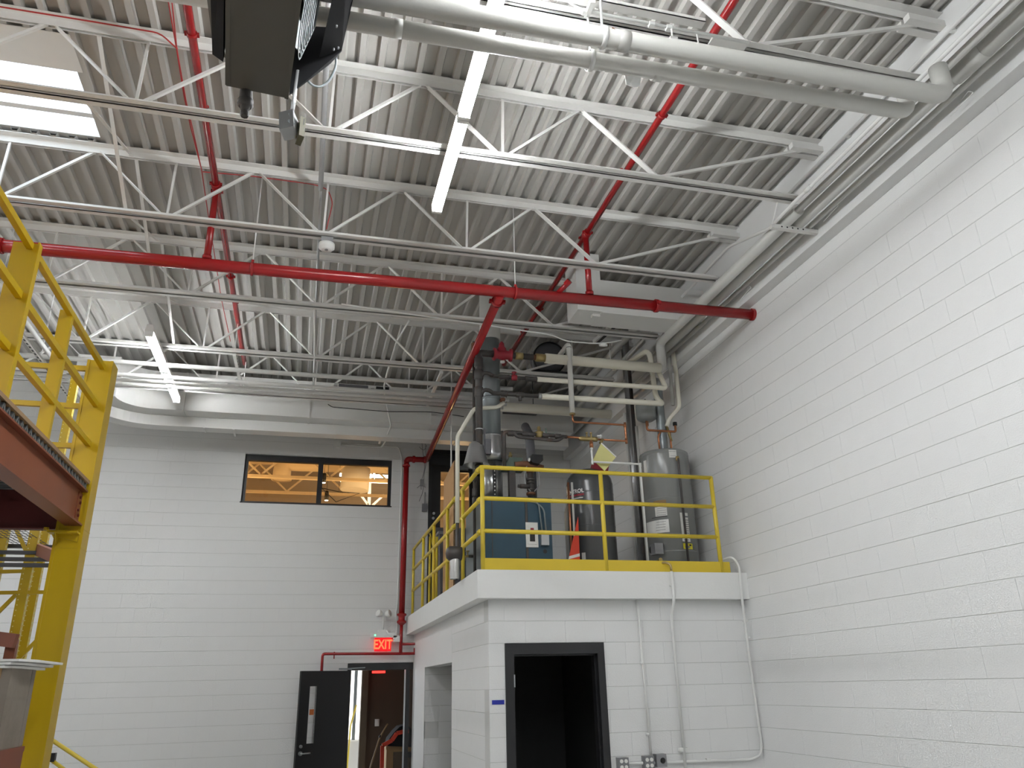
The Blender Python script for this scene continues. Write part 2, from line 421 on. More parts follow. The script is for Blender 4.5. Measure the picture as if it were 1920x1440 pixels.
# bridging angles between joists (diagonal cross braces on the left)
for y0, y1, lab in ((5.037, 6.534, 'pair of crossed bridging angles below the skylight'), (6.534, 8.031, 'pair of crossed bridging angles between joists above the red main, left'), (8.031, 9.528, 'pair of crossed bridging angles near the short light, left')):
    t = thing('joist_bridging', lab, 'brace', (-1.75, y0, 5.85), 'joist bridging')
    MB().bar((-1.80, y0+.03, 5.88), (-1.80, y1-.03, ZD-.06), .03, .006, side=(1, 0, 0)).build('brace_angle', 'steel_white', t)
    MB().bar((-1.77, y0+.03, ZD-.06), (-1.77, y1-.03, 5.88), .03, .006, side=(1, 0, 0)).build('brace_angle', 'steel_white', t)

# ------------------------------------------------------------------ strip lights
def strip_light(x, y0, y1, label, z=5.68, group='fluorescent strip lights'):
    t = thing('strip_light', label, 'light', (x, (y0+y1)/2, z), group)
    MB().prism([(x-.032, y0, z+.125), (x+.032, y0, z+.125), (x+.047, y0, z+.042), (x-.047, y0, z+.042)], (0, y1-y0, 0)).build('housing', 'steel_white', t)
    n = max(1, round((y1-y0)/1.2192)); L = (y1-y0)/n
    for k in range(n):
        a = y0+k*L+.035; b = a+L-.07
        for s in (-1, 1):
            MB().tube([(x+s*.026, a, z), (x+s*.026, b, z)], .0135, 8).build('tube', 'tube_light', t)
        for c in (a-.03, b): MB().box(x-.042, c, z-.016, x+.042, c+.03, z+.042).build('lamp_holder', 'plastic_white', t)
    for yy in (y0+.3, y1-.3): MB().cyl((x, yy, z+.125), (x, yy, 5.842), .004, 6).build('hanger_wire', 'galv', t)
    return t
strip_light(.875, 3.25, 5.68, 'long lit strip light at top centre, its far end in view')
strip_light(.875, .81, 3.24, 'lit strip light running out of the top of the picture')
strip_light(-1.92, 8.80, 11.10, 'short lit strip light at left, in front of the wall duct')
strip_light(.875, -1.64, .79, 'lit strip light straight above the camera, out of the picture')
strip_light(.875, -4.08, -1.65, 'lit strip light behind the camera, out of the picture')
strip_light(-4.8, 3.25, 5.68, 'lit strip light beyond the left edge, level with the skylight')
strip_light(-6.2, 8.80, 11.10, 'lit strip light beyond the left edge, near the back wall')
strip_light(-4.8, -1.64, .79, 'lit strip light to the left of the camera, out of the picture')


# ------------------------------------------------------------------ red sprinkler piping
YM = 6.613
def zmain(x): return 5.44+(x+2.7)*.0100
def collar(mb, p, d, r, wd=.035, lug=True):
    p, d = Vector(p), Vector(d).normalized(); mb.cyl(p-d*wd/2, p+d*wd/2, r*1.22, 16)
    if lug:
        o = d.cross(Vector((0, 0, 1)) if abs(d.z) < .9 else Vector((1, 0, 0))).normalized()
        for s in (-1, 1): mb.obox(p+o*s*r*1.35, d*wd*.45, o*r*.28, d.cross(o)*r*.3)
    return mb
t = thing('sprinkler_main', 'thick glossy red sprinkler main crossing the whole picture into the right wall', 'pipe', (.9, YM, 5.4))
MB().tube([(-6.5, YM, zmain(-6.5)), (XR-.002, YM, zmain(XR))], .057, 20).build('pipe', 'red', t)
collar(MB(), (3.33, YM, zmain(3.33)), (1, 0, 0), .057).build('coupling', 'red', t)
collar(MB(), (-2.70, YM, zmain(-2.7)), (1, 0, 0), .057).build('coupling', 'red', t)
MB().cyl((XR-.03, YM, zmain(XR)), (XR, YM, zmain(XR)), .066, 20).build('wall_collar', 'red', t)
p = W(1050, 556, y=YM)
MB().cyl((p.x-.03, YM-.03, zmain(2.2)+.03), (p.x+.05, YM-.13, zmain(2.2)+.10), .026, 12).cyl((p.x+.03, YM-.11, zmain(2.2)+.085), (p.x+.06, YM-.15, zmain(2.2)+.115), .033, 6).build('drain_stub', 'red', t)
for u in (473, 966):
    x = W(u, 500 if u < 700 else 540, y=YM).x
    t = thing('pipe_hanger', f'thin white hanger rod above the red main, {"left" if u < 700 else "right"} one', 'hanger', (x, YM, zmain(x)), 'hanger rods of the red main')
    MB().cyl((x, YM, zmain(x)+.055), (x, YM-.01, ZD-.03), .006, 8).build('rod', 'conduit_white', t)
    MB().lathe((x-.012, YM, zmain(x)), [(.0575, 0), (.066, 0), (.066, .024), (.0575, .024)], 20, (1, 0, 0)).box(x-.012, YM-.012, zmain(x)+.06, x+.012, YM+.012, zmain(x)+.09).build('ring', 'red', t)
def branch(label, x, z, y1):
    t = thing('sprinkler_branch', label, 'pipe', (x, YM, z), 'sprinkler branch lines')
    MB().tube([(x, -4, z), (x, y1, z)], .031, 14).build('pipe', 'red', t)
    MB().tube([(x, YM, zmain(x)), (x, YM, z)], .031, 14).cyl((x, YM, zmain(x)+.05), (x, YM, zmain(x)+.09), .042, 14).build('riser_nipple', 'red', t)
    mb = MB(); collar(mb, (x, YM, z-.0), (0, 1, 0), .036, .10, False); collar(mb, (x, YM+.06, z), (0, 1, 0), .034, .03); collar(mb, (x, YM-.06, z), (0, 1, 0), .034, .03); mb.build('tee', 'red', t)
    for yy in (4.72, 8.35):
        collar(MB(), (x, yy, z), (0, 1, 0), .031).build('coupling', 'red', t)
    for yy in (5.6, 9.2):
        MB().cyl((x, yy, z+.02), (x, yy, z+.075), .012, 10).lathe((x, yy, z+.09), [(.001, .012), (.02, .008), (.022, 0), (.01, -.02)], 12).build('sprinkler_head', 'red', t)
branch('red sprinkler branch pipe running along the ceiling, left', -1.062, 6.28, 10.95)
branch('red sprinkler branch pipe running along the ceiling, right of the long light', 2.60, 6.25, 10.2)
# feed from the main to the back wall and down
t = thing('sprinkler_riser', 'red sprinkler feed running to the back wall and dropping beside the window', 'pipe', (1.5, 12.6, 2.2))
RX0, RX1, RY = 1.85, 1.53, 12.68
zr = zmain(1.66)-.02
MB().tube([(1.66, YM, zr-.02), (RX0, RY, 5.46)], .045, 16).build('long_run', 'red', t)
MB().tube([(RX0, RY, 5.46), (RX1, RY, 5.455), (RX1-.02, RY, 5.40)], .047, 16, bend=.05).build('elbow', 'red', t)
MB().tube([(RX1-.02, RY, 5.43), (RX1-.03, RY, 2.95)], .046, 16).build('drop', 'red', t)
mb = MB(); collar(mb, (1.665, YM+.14, zr-.02), (.18, 6, 0), .05, .05); mb.build('tee', 'red', t)
mb = MB(); collar(mb, (RX0-.03, RY, 5.46), (1, 0, 0), .05, .04); collar(mb, (RX1+.10, RY, 5.457), (1, 0, 0), .05, .04); collar(mb, (RX1-.02, RY, 5.34), (0, 0, 1), .052, .03); mb.build('coupling', 'red', t)
mb = MB().lathe((RX1-.03, RY, 2.78), [(.03, 0), (.055, .02), (.075, .035), (.075, .06), (.05, .075), (.05, .13), (.075, .145), (.075, .17), (.047, .18)], 18); mb.build('flanged_reducer', 'red', t)
MB().tube([(RX1-.03, RY, 2.8), (RX1-.03, RY, 2.36)], .026, 12).build('small_drop', 'red', t)
t = thing('sprinkler_header', 'slim red pipe along the wall above the exit door', 'pipe', (1.0, 12.68, 2.0))
pa, pb = W(605, 1226, y=12.68), W(795, 1224, y=12.68)
MB().tube([(pa.x, 12.68, 1.2), (pa.x, 12.68, pa.z), (RX1-.03, 12.68, 2.36), (2.2, 12.68, 2.36)], .021, 12, bend=.04).build('pipe', 'red', t)
MB().tube([(RX1-.03, 12.68, 2.50), (2.3, 12.68, 2.50)], .020, 12).build('upper_pipe', 'red', t)
MB().cyl((RX1+.18, 12.68, 2.36), (RX1+.18, 12.68, 2.44), .012, 8).cyl((pa.x+.17, 12.68, 2.30), (pa.x+.17, 12.68, 2.40), .008, 8).build('fittings', 'red', t)
p = W(784, 1232, y=12.66)
one('hanging_tool', MB().cyl(p, p-V(0, 0, .11), .012, 8), 'black', 'short dark rod hanging under the red pipe by the exit door', 'rod')

# fire alarm wiring
def wire(label, pts, r=.006, matn='red_wire', name='alarm_cable', group='red fire alarm cables'):
    one(name, MB().tube(pts, r, 6, bend=.05, seg=3), matn, label, 'cable', group)
wire('red alarm cable lying along the top chord at top left', [(-5, 5.04-.09, 6.44), W(170, 40, y=4.93), W(300, 62, y=4.95), W(333, 92, y=5.02)])
wire('red alarm cable running down the ceiling beside the left sprinkler branch', [W(315, 0, z=6.40), W(330, 85, z=6.42), W(345, 180, z=6.41), W(358, 240, z=6.42), W(378, 318, z=6.41), W(390, 400, z=6.41), W(415, 560, z=6.42), W(432, 640, z=6.42)], .005)
wire('second red alarm cable twisted along the left sprinkler branch', [W(322, 0, z=6.40), W(332, 95, z=6.42), W(349, 190, z=6.40), W(362, 245, z=6.41), W(376, 310, z=6.42)], .005)
wire('red alarm cable drooping to the ceiling smoke detector', [W(380, 322, z=6.40), W(470, 330, z=6.42), W(590, 346, z=6.42), W(615, 355, z=6.40), W(624, 380, z=6.25), W(612, 430, z=6.0)], .005)
t = thing('smoke_detector', 'round white smoke detector hanging under a joist, left of centre', 'detector', (-.023, 6.56, 5.72))
MB().cbox((-.023, 6.56, 5.80), .11, .11, .05).build('junction_box', 'plastic_grey', t)
MB().lathe((-.023, 6.56, 5.70), [(.001, 0), (.045, 0), (.055, .012), (.055, .02), (.075, .03), (.075, .07), (.001, .072)], 24).build('body', 'plastic_white', t)
MB().cyl((-.023, 6.535, 5.692), (-.023, 6.535, 5.70), .016, 12).build('sensor_cap', 'plastic_grey', t)

# ------------------------------------------------------------------ fat insulated pipes along the top
def pipe_run(name, label, pts, r, matn, cat='pipe', bend=.0, n=16, bands=(), group=None, extra=None):
    t = thing(name, label, cat, pts[0], group)
    MB().tube(pts, r, n, bend=bend).build('pipe', matn, t)
    for (p, d, bw, br, bm) in bands: MB().cyl(Vector(p)-Vector(d).normalized()*bw/2, Vector(p)+Vector(d).normalized()*bw/2, br, n).build('band', bm, t)
    return t
ZP = 5.45
q1 = W(1700, 207, z=ZP); q2 = W(1765, 180, z=ZP)
ya, yb_ = 3.50, 3.31
t = pipe_run('insulated_pipe', 'lower of the two fat white insulated pipes under the ceiling, top', [(-1.6, ya+.06, ZP), (q1.x+.03, ya-.045, ZP), (q1.x+.03, ya-.045, ZP+.24)], .053, 'pipe_white', bend=.10,
  bands=[((1.93, ya, ZP), (1, 0, 0), .06, .056, 'pipe_white'), ((.30, ya+.02, ZP), (1, 0, 0), .05, .055, 'pipe_white')])
p = W(1188, 143, z=ZP-.06); MB().prism([(p.x-.05, ya+.02, ZP-.048), (p.x+.055, ya+.015, ZP-.048), (p.x+.06, ya+.05, ZP-.085), (p.x+.02, ya+.055, ZP-.10), (p.x-.03, ya+.055, ZP-.085)], (0, .008, .004)).build('loose_jacket_flap', 'plastic_white', t)
t = pipe_run('insulated_pipe', 'upper of the two fat white insulated pipes, with a torn seam, top', [(-1.6, yb_+.06, ZP), (q2.x+.03, yb_-.045, ZP), (q2.x+.03, yb_-.045, ZP+.24)], .060, 'pipe_white', bend=.10,
  bands=[((1.62, yb_, ZP), (1, 0, 0), .07, .064, 'pipe_white')])
pp = [W(u, v, z=ZP-.02) for u, v in ((1145, 72), (1165, 74), (1195, 82), (1230, 93))]
MB().tube([V(q.x, yb_-.056+.012*i, ZP+.030-.028*i) for i, q in enumerate(pp)], .004, 6).build('torn_seam', 'rust', t)
for u, v, yy, lab in ((1103, 60, ya, 'white hanger rod of the lower fat pipe'), (1128, 40, yb_, 'white hanger rod of the upper fat pipe')):
    x = W(u, v, y=yy).x
    t = thing('pipe_hanger', lab, 'hanger', (x, yy, ZP-.07), 'hangers of the fat pipes')
    MB().cyl((x, yy, ZP+.06), (x+.01, yy-.02, ZD), .008, 8).build('rod', 'conduit_white', t)
    MB().lathe((x-.015, yy, ZP), [(.063, 0), (.067, 0), (.067, .03), (.063, .03)], 20, (1, 0, 0)).build('clevis', 'conduit_white', t)
# conduit and boxes on the near joist
t = thing('joist_conduit', 'white conduit with couplings along the near joist, top centre', 'conduit', (1.5, 3.42, 5.8))
zc = 5.815
a = W(905, 5, y=3.40); b = W(1010, 18, y=3.40); c = W(1035, 28, y=3.40)
MB().tube([(.3, 3.40, zc+.03), (b.x, 3.40, zc+.03)], .011, 10).build('conduit', 'conduit_white', t)
MB().tube([(b.x+.03, 3.41, zc+.03), (b.x+.2, 3.43, zc+.02), (b.x+.3, 3.45, zc-.02), (2.6, 3.45, zc-.02)], .011, 10, bend=.06).build('bent_conduit', 'conduit_white', t)
for x in (1.45, 1.9, 2.02): MB().cbox((x, 3.45, zc-.03), .035, .035, .03).build('strap', 'conduit_white', t)
t = thing('junction_box', 'small white junction box with a black cover, at top edge of picture', 'box', (b.x, 3.38, zc-.02), 'boxes on conduits')
MB().cbox((b.x-.01, 3.40, zc+.02), .085, .07, .07).build('body', 'plastic_white', t)
MB().cbox((b.x-.01, 3.355, zc+.045), .085, .02, .055).build('cover', 'black', t)
t = thing('strut_bracket', 'slotted white strut bracket on the near joist, above the fat pipes', 'bracket', (1.62, 3.5, 5.84))
MB().bar(W(1112, 0, y=3.3), W(1100, 30, y=3.5), .03, .03).box(1.50, 3.46, 5.90, 1.60, 3.50, 5.94).build('strut', 'steel_white', t)
t = thing('beam_clamp', 'white beam clamp holding threaded rod at end of a bright strip', 'clamp', (2.25, 3.5, 5.82))
p = W(1262, 78, y=3.44); MB().cbox(p, .05, .04, .05).cyl(p, p+V(0, 0, .12), .006, 8).cyl(p+V(.18, 0, -.03), p+V(.18, 0, .1), .006, 8).build('clamp', 'steel_white', t)
one('shade_strip', MB().box(.95, 3.36, 5.800, 2.24, 3.42, 5.806).box(.95, 3.36, 5.800, 2.24, 3.364, 5.83), 'steel_white', 'white metal raceway running beside the near joist, top centre', 'raceway')
one('joist_plate', MB().box(2.36, 3.48, 5.82, 2.62, 3.60, 5.835), 'steel_white', 'flat white plate under the near joist, beside the red branch pipe', 'plate')

# ------------------------------------------------------------------ pipes along the right wall
def along(u, v, z=None, x=None): return W(u, v, z=z, x=x)
A = (4.02, 5.75)                       # x, z of the big white pipe that drops to the boiler header
yA = W(1237, 640, x=A[0]).y
ZT = 5.685
WALLP = 'pipes along the right wall'
t = thing('wall_pipe', 'fat white pipe along the right wall that turns down to the boiler pipes', 'pipe', (A[0], 6, A[1]), WALLP)
pd = W(1243, 690, x=A[0])
MB().tube([(A[0], 5.05, A[1]), (A[0], yA, A[1]), (A[0], yA, pd.z), (A[0]-.06, yA, pd.z)], .056, 18, bend=.09).build('pipe', 'pipe_white', t)
MB().tube([(A[0]-.01, .5, A[1]-.01), (A[0]-.01, 5.08, A[1]-.01)], .030, 14).build('near_run', 'pipe_white', t)
t = thing('wall_pipe', 'shaded fat white pipe running closest to the right wall', 'pipe', (4.15, 3, 5.74), WALLP)
MB().tube([(4.15, 0.5, 5.76), (4.15, 3.36, 5.75)], .064, 18).build('near_run', 'pipe_white', t)
MB().tube([(4.15, 3.34, 5.75), (4.15, 9.2, 5.74)], .052, 18).build('pipe', 'pipe_white', t)
MB().cyl((4.15, 3.10, 5.755), (4.15, 3.22, 5.755), .069, 18).build('band', 'pipe_white', t)
t = thing('wall_pipe', 'thin white pipe tucked between the fat wall pipe and the wall', 'pipe', (4.26, 3, 5.73), WALLP)
MB().tube([(4.265, 0.5, 5.735), (4.265, 9.3, 5.73)], .024, 12).build('pipe', 'pipe_white', t)
c0 = W(1710, 162, z=5.74).x
t = thing('wall_conduit', 'bright thin conduit along the right wall with two bends near the red main', 'conduit', (c0, 3, 5.74))
MB().tube([(c0, .5, 5.74), (c0, 5.10, 5.74), W(1443, 428, x=3.93), W(1365, 463, x=4.05), W(1255, 583, x=4.05), W(1175, 672, x=4.05)], .016, 10, bend=.08).build('conduit', 'conduit_white', t)
MB().cyl((c0, 4.70, 5.74), (c0, 4.78, 5.74), .021, 10).build('coupling', 'conduit_white', t)
t = thing('wall_conduit', 'thin white conduit with a dark shadow high on the right wall', 'conduit', (4.3, 3, 6.25))
MB().tube([(4.300, .5, 6.285), (4.300, 5.58, 6.265)], .015, 10).build('conduit', 'conduit_white', t)
for yy in (2.2, 3.4, 4.6, 5.5): MB().box(4.30, yy, 6.25, 4.34, yy+.03, 6.28).build('standoff', 'conduit_white', t)
t = thing('trapeze_hanger', 'slotted strut trapeze carrying the pipes by the right wall', 'hanger', (4.1, 5.2, ZT-.02))
ta, tb = W(1443, 427, z=ZT), W(1528, 433, z=ZT)
yt = (ta.y+tb.y)/2
MB().box(ta.x, yt-.02, ZT-.02, XU, yt+.02, ZT+.02).build('strut', 'steel_white', t)
for k in range(5):
    x = ta.x+.10+k*.055; MB().cyl((x, yt-.0215, ZT), (x, yt-.0195, ZT), .008, 10).build('slot', 'black', t)
MB().cyl((ta.x+.01, yt, ZT), (ta.x-.01, 5.08, 5.86), .007, 8).build('rod', 'conduit_white', t)
MB().cyl((tb.x+.0, yt, ZT), (tb.x+.0, yt, ZT+.10), .007, 8).build('rod', 'conduit_white', t)
for u, v, w_ in ((1822, 165, 0), (1570, 378, 1), (1407, 533, 2)):
    p = W(u, v, x=XU-.05); q = V(XU, p.y-.05, p.z-.10)
    one('wall_hook', MB().tube([(XU, p.y+.16, p.z+.02), (XU-.05, p.y+.03, p.z), (XU-.05, p.y, p.z-.04), (XU-.045, p.y-.06 if False else p.y+.22, p.z-.06)], .004, 6, bend=.01), 'conduit_white',
        ('bent wire bracket on the upper wall band, nearest the camera', 'bent wire bracket on the upper wall band, beside the strut trapeze', 'bent wire bracket on the upper wall band, above the red main')[w_], 'bracket', 'wire wall brackets')

# chrome conduit along the ceiling
t = thing('metal_conduit', 'shiny metal flue-like conduit running along the ceiling, left of the long light', 'conduit', (-.115, 7, 6.3))
MB().tube([(-.118, 1, 6.33), (-.118, 6.5, 6.33)], .024, 12).build('conduit', 'chrome', t)
MB().tube([(-.115, 6.5, 6.33), (-.10, 11.3, 6.33)], .014, 10).build('far_conduit', 'galv', t)

pc_ = W(60, 620, z=5.62)
one('ceiling_conduit', MB().tube([(pc_.x, 3.5, 5.62), (pc_.x, 12.2, 5.62)], .026, 10), 'conduit_white', 'white pipe running back below the joists, seen behind the yellow platform rail', 'pipe')
ps_ = W(62, 655, z=5.60)
t = thing('slotted_strut', 'slotted white strut running back beside the pipe behind the platform rail', 'strut', (ps_.x, 8, 5.58))
MB().box(ps_.x-.02, 6.2, 5.58, ps_.x+.02, 11.2, 5.62).build('channel', 'steel_white', t)
mbs = MB()
for k in range(48): mbs.box(ps_.x-.009, 6.28+k*.10, 5.5785, ps_.x+.009, 6.33+k*.10, 5.58)
mbs.build('slots', 'black', t, kind='stuff')
for yy in (6.6, 8.1, 9.6): MB().cyl((ps_.x, yy, 5.62), (ps_.x, yy, ZD), .005, 6).build('rod', 'conduit_white', t)

# ------------------------------------------------------------------ unit heater
ZH = 4.86
hb = [W(424, 160, z=ZH), W(539, 184, z=ZH)]
t = thing('unit_heater', 'dark brown unit heater hanging under the ceiling, cut off by the top edge', 'heater', ((hb[0].x+hb[1].x)/2, 3.3, ZH))
x0, x1, y1 = hb[0].x, hb[1].x, (hb[0].y+hb[1].y)/2
y0 = y1-.95
sk = .10
def hx(x, y): return x+(y1-y)*sk
bot = [(x0, y1-.01, ZH), (x1, y1+.015, ZH), (hx(x1, y0), y0, ZH-.005), (hx(x0, y0)-.02, y0, ZH-.005)]
MB().prism(bot, (0, 0, .48)).build('casing', 'heater_brown', t)
MB().prism([(x0-.004, y1-.02, ZH-.004), (x0+.018, y1-.018, ZH-.004), (hx(x0, y0), y0, ZH-.009), (hx(x0, y0)-.024, y0, ZH-.009)], (0, 0, .48)).build('edge_flange', 'heater_brown', t)
MB().prism([(x1-.016, y1+.016, ZH-.004), (x1+.004, y1+.02, ZH-.004), (hx(x1, y0)+.004, y0, ZH-.009), (hx(x1, y0)-.016, y0, ZH-.009)], (0, 0, .012)).build('edge_flange', 'heater_brown', t)
MB().prism([(x0-.005, y1-.16, ZH+.02), (x0-.06, y1-.17, ZH+.05), (hx(x0, y0)-.10, y0, ZH+.05), (hx(x0, y0)-.03, y0, ZH+.02)], (0, 0, .42)).build('louver_frame', 'heater_black', t)
for k in range(5):
    z = ZH+.08+k*.075; MB().obox((x0-.065+.035, y1-.55, z), (0, .40, 0), (.03, 0, -.02), (.001, 0, .002)).build('louver', 'heater_brown', t)
# fan shroud on the right side, sloping out and up
e1 = W(620, 118, y=y1-.02); e2 = W(641, 96, y=y1-.06); e3 = W(662, 0, y=y1-.5)
xo = e1.x; zo = e1.z
MB().prism([(e2.x, y1-.06, e2.z+.015), (e2.x, y1-.06, ZH+.50), (hx(e2.x, y0), y0, ZH+.50), (hx(e2.x, y0), y0, e2.z+.015)], (-.008, 0, 0)).build('shroud_side', 'heater_black', t)
MB().prism([(x1+.008, y1, ZH+.012), (xo, y1-.02, zo), (e2.x, y1-.05, e2.z+.015), (e2.x, y1-.05, ZH+.50), (x1+.008, y1, ZH+.50)], (0, .006, 0)).build('shroud_end', 'heater_black', t)
MB().prism([(x1+.15, y1-.04, zo+.004), (e2.x, y1-.06, e2.z+.015), (hx(e2.x, y0), y0, e2.z+.02), (hx(x1+.17, y0), y0, zo+.004)], (0, 0, .008)).build('shroud_bottom', 'heater_black', t)
for u_, v_ in ((0.55, .12), (.75, .15), (.62, .45)):
    q = V((x1+.15)*(1-u_)+e2.x*u_+.01, y1-.06-v_*.5, zo-.0); MB().cyl(q+V(0, 0, -.002), q+V(0, 0, .012), .005, 8).build('rivet', 'galv', t)
fc = V(hx(x1, y1-.36)+.060, y1-.36, ZH+.25)
for k in range(8):
    r = .085+.021*k
    MB().lathe(fc+V(.03-.006*k, 0, 0), [(r, -.003), (r+.006, 0), (r, .003), (r-.006, 0), (r, -.003)], 28, (1, .05, -.12)).build('guard_ring', 'galv_dull', t)
for k in range(4):
    an = k*math.pi/2+.4; d = V(.12*math.cos(an), math.cos(an), math.sin(an)).normalized(); ax = V(1, .05, -.12).normalized(); d = (d-ax*d.dot(ax)).normalized()
    MB().bar(fc+d*.05, fc+d*.235, .004, .004).build('guard_spoke', 'galv_dull', t)
    dd = ax.cross(d); MB().obox(fc-ax*.03+d*.11, d*.09, dd*.045+ax*.015, ax*.0015).build('fan_blade', 'galv_dull', t)
MB().cyl(fc-V(.14, 0, 0), fc-V(.03, 0, 0), .06, 16).build('motor', 'black', t)
for x, y in ((x0+.05, y0+.25), (x1-.05, y0+.25), (x0+.05, y1-.1), (x1-.05, y1-.1)): MB().cyl((x, y, ZH+.47), (x, y, ZD), .006, 6).build('hanger_rod', 'galv', t)
t = thing('threaded_union', 'dark wrapped pipe end poking out below the unit heater', 'pipe', (W(461, 200, y=y1).x, y1, ZH-.2))
pc = W(462, 168, y=y1+.02); pe = W(458, 218, y=y1+.02)
MB().tube([pc+V(0, 0, .12), pc, pc*.6+pe*.4, pe], [.031, .033, .035, .015], 12).build('stub', 'iron', t)
MB().lathe(pc*.45+pe*.55, [(.038, .03), (.043, .02), (.038, .008), (.042, -.004), (.036, -.014), (.03, -.02)], 12).lathe(pe, [(.02, 0), (.024, .008), (.024, .028), (.02, .034)], 8).build('fittings', 'iron', t)
jb = W(545, 235, y=y1)
t = thing('thermostat_box', 'galvanised metal box with olive cover hanging below the unit heater', 'box', jb-V(0, 0, .07))
MB().obox(jb+V(-.01, 0, 0), (.036, -.012, .008), (.013, .045, 0), (-.006, 0, .055)).build('box_body', 'galv', t)
MB().obox(jb+V(.052, .02, -.012), (.014, .006, 0), (-.01, .042, 0), (0, 0, .062)).build('cover', 'olive', t)
MB().obox(jb+V(.058, -.02, .02), (.011, .002, 0), (0, .002, 0), (0, 0, .02)).build('slot', 'black', t)
for k, dz in enumerate((.03, -.015)): MB().cyl(jb+V(-.002, -.048, dz), jb+V(-.002, -.051, dz), .012, 12).build('knockout', 'galv_dull', t)
MB().cyl(jb+V(0, 0, .05), W(556, 160, y=y1)+V(0, 0, .1), .011, 10).build('nipple', 'chrome', t)
fl = [W(576, 150, y=y1), W(585, 160, y=y1+.02), W(600, 164, y=y1+.05), W(618, 152, y=y1+.05), W(630, 125, y=y1+.03), W(630, 105, y=y1)]
one('flexible_conduit', MB().tube(fl, .007, 8, bend=.05), 'galv_dull', 'looped flexible conduit at the side of the unit heater', 'conduit')

# ------------------------------------------------------------------ ducts along the back wall
def curved_duct(name, label, y0, y1, z0, z1, group):
    """straight run along the back wall, its left end curving toward the hall about (XC, YC_)"""
    t = thing(name, label, 'duct', (0, y0, z0), group)
    XC, YC_, n = -2.27, 11.10, 12
    def side(y):
        R = y-YC_; return [(4.1, y), (XC, y)]+[(XC-R*math.sin(a), YC_+R*math.cos(a)) for a in [math.pi/2*i/n for i in range(1, n+1)]]
    vs = []; fs = []; fr, bk = side(y0), side(y1)
    for (ox, oy), (ix, iy) in zip(fr, bk): vs += [(ox, oy, z0), (ox, oy, z1), (ix, iy, z1), (ix, iy, z0)]
    for i in range(len(fr)-1):
        for a in range(4): fs.append((4*i+a, 4*i+(a+1) % 4, 4*i+4+(a+1) % 4, 4*i+4+a))
    k = 4*(len(fr)-1); fs += [(0, 1, 2, 3), (k+3, k+2, k+1, k)]
    MB()._add(vs, fs).build('sheet_metal', 'duct_white', t)
    return t
t = curved_duct('wall_duct', 'large white rectangular duct with a curved left end, high on the back wall', 11.55, 12.10, 5.714, 6.30, 'ducts on the back wall')
for x in (-1.90, -.12, 1.75, 3.2): MB().box(x-.012, 11.535, 5.702, x+.012, 11.55, 6.30).box(x-.012, 11.55, 5.702, x+.012, 11.83, 5.714).build('flange', 'duct_white', t)
t = curved_duct('wall_duct', 'lower slim white duct tucked below the large duct on the back wall', 11.83, 12.06, 5.556, 5.712, 'ducts on the back wall')
for x in (-1.62, .30, 2.2): MB().box(x-.010, 11.82, 5.546, x+.010, 11.83, 5.712).box(x-.010, 11.83, 5.546, x+.010, 12.06, 5.556).build('flange', 'duct_white', t)
for x in (-1.2, 1.0, 3.0): MB().box(x-.02, 11.9, 5.712, x+.02, 12.0, 5.716).cyl((x, 12.15, 5.6), (x, 12.15, ZD), .006, 6).box(x-.015, 11.8, 5.540, x+.015, 12.16, 5.548).build('support_strap', 'steel_white', t)
# pipes on trapezes between the last joists
PIPEG = 'white pipes on the trapeze hangers'
for i, (u, v, yy, r, lab) in enumerate(((300, 683, 9.75, .030, 'uppermost white pipe on the slotted trapeze hangers, left'), (300, 706, 9.95, .028, 'second white pipe on the slotted trapeze hangers'), (300, 716, 10.10, .024, 'third white pipe on the slotted trapeze hangers'), (300, 724, 10.30, .024, 'lowest white pipe on the slotted trapeze hangers'))):
    p = W(u, v, y=yy)
    one('ceiling_pipe', MB().tube([(-6, yy, p.z-.01), (2.6, yy, p.z)], r, 12), 'conduit_white', lab, 'pipe', PIPEG)
for k, ((u0, v0), (u1, v1)) in enumerate((((440, 667), (455, 735)), ((827, 700), (801, 760)))):
    a, b = W(u0, v0, y=9.60), W(u1, v1, y=10.6); b.z = a.z-.06
    a = V(a.x, 9.55, a.z); b = V(a.x+.02, 10.5, a.z-.02)
    b = W(u1, v1, z=a.z-.02)
    t = thing('trapeze_hanger', ('slotted strut trapeze under the pipes, near the short light', 'slotted strut trapeze under the pipes, left of the red feed pipe')[k], 'hanger', a, 'pipe trapezes near the back wall')
    MB().bar(a, b, .04, .035).build('strut', 'steel_white', t)
    n = 14
    for i in range(n):
        q = a.lerp(b, (i+.5)/n); MB().obox(q+V(.021, 0, 0), (.001, 0, 0), (b-a).normalized()*.02, (0, 0, .007)).build('slot', 'black', t)
    MB().cyl(a, a+V(0, 0, ZD-a.z), .006, 6).build('rod', 'conduit_white', t)
    MB().cyl(b, b+V(0, 0, ZD-b.z), .006, 6).build('rod', 'conduit_white', t)
t = thing('sign_box', 'dark slatted sign box hanging between the last joists', 'box', W(680, 728, y=10.7))
a, b = W(635, 724, y=10.7), W(690, 730, y=10.7)
MB().box(a.x, 10.68, a.z-.02, b.x, 10.74, a.z+.03).build('body', 'grey_cover', t)
MB().box(a.x, 10.675, a.z-.03, b.x+.02, 10.745, a.z-.018).build('lower_edge', 'black', t)
MB().cbox(a+V(-.04, 0, .02), .05, .04, .04).build('end_box', 'galv', t)
t = thing('sign_box', 'smaller dark box beside the slatted sign box', 'box', W(712, 730, y=10.7))
a, b = W(705, 729, y=10.7), W(729, 732, y=10.7)
MB().box(a.x, 10.68, a.z-.015, b.x, 10.74, a.z+.03).build('body', 'black', t)
MB().cbox(a+V(-.05, 0, -.02), .05, .04, .03).build('end_box', 'black', t)
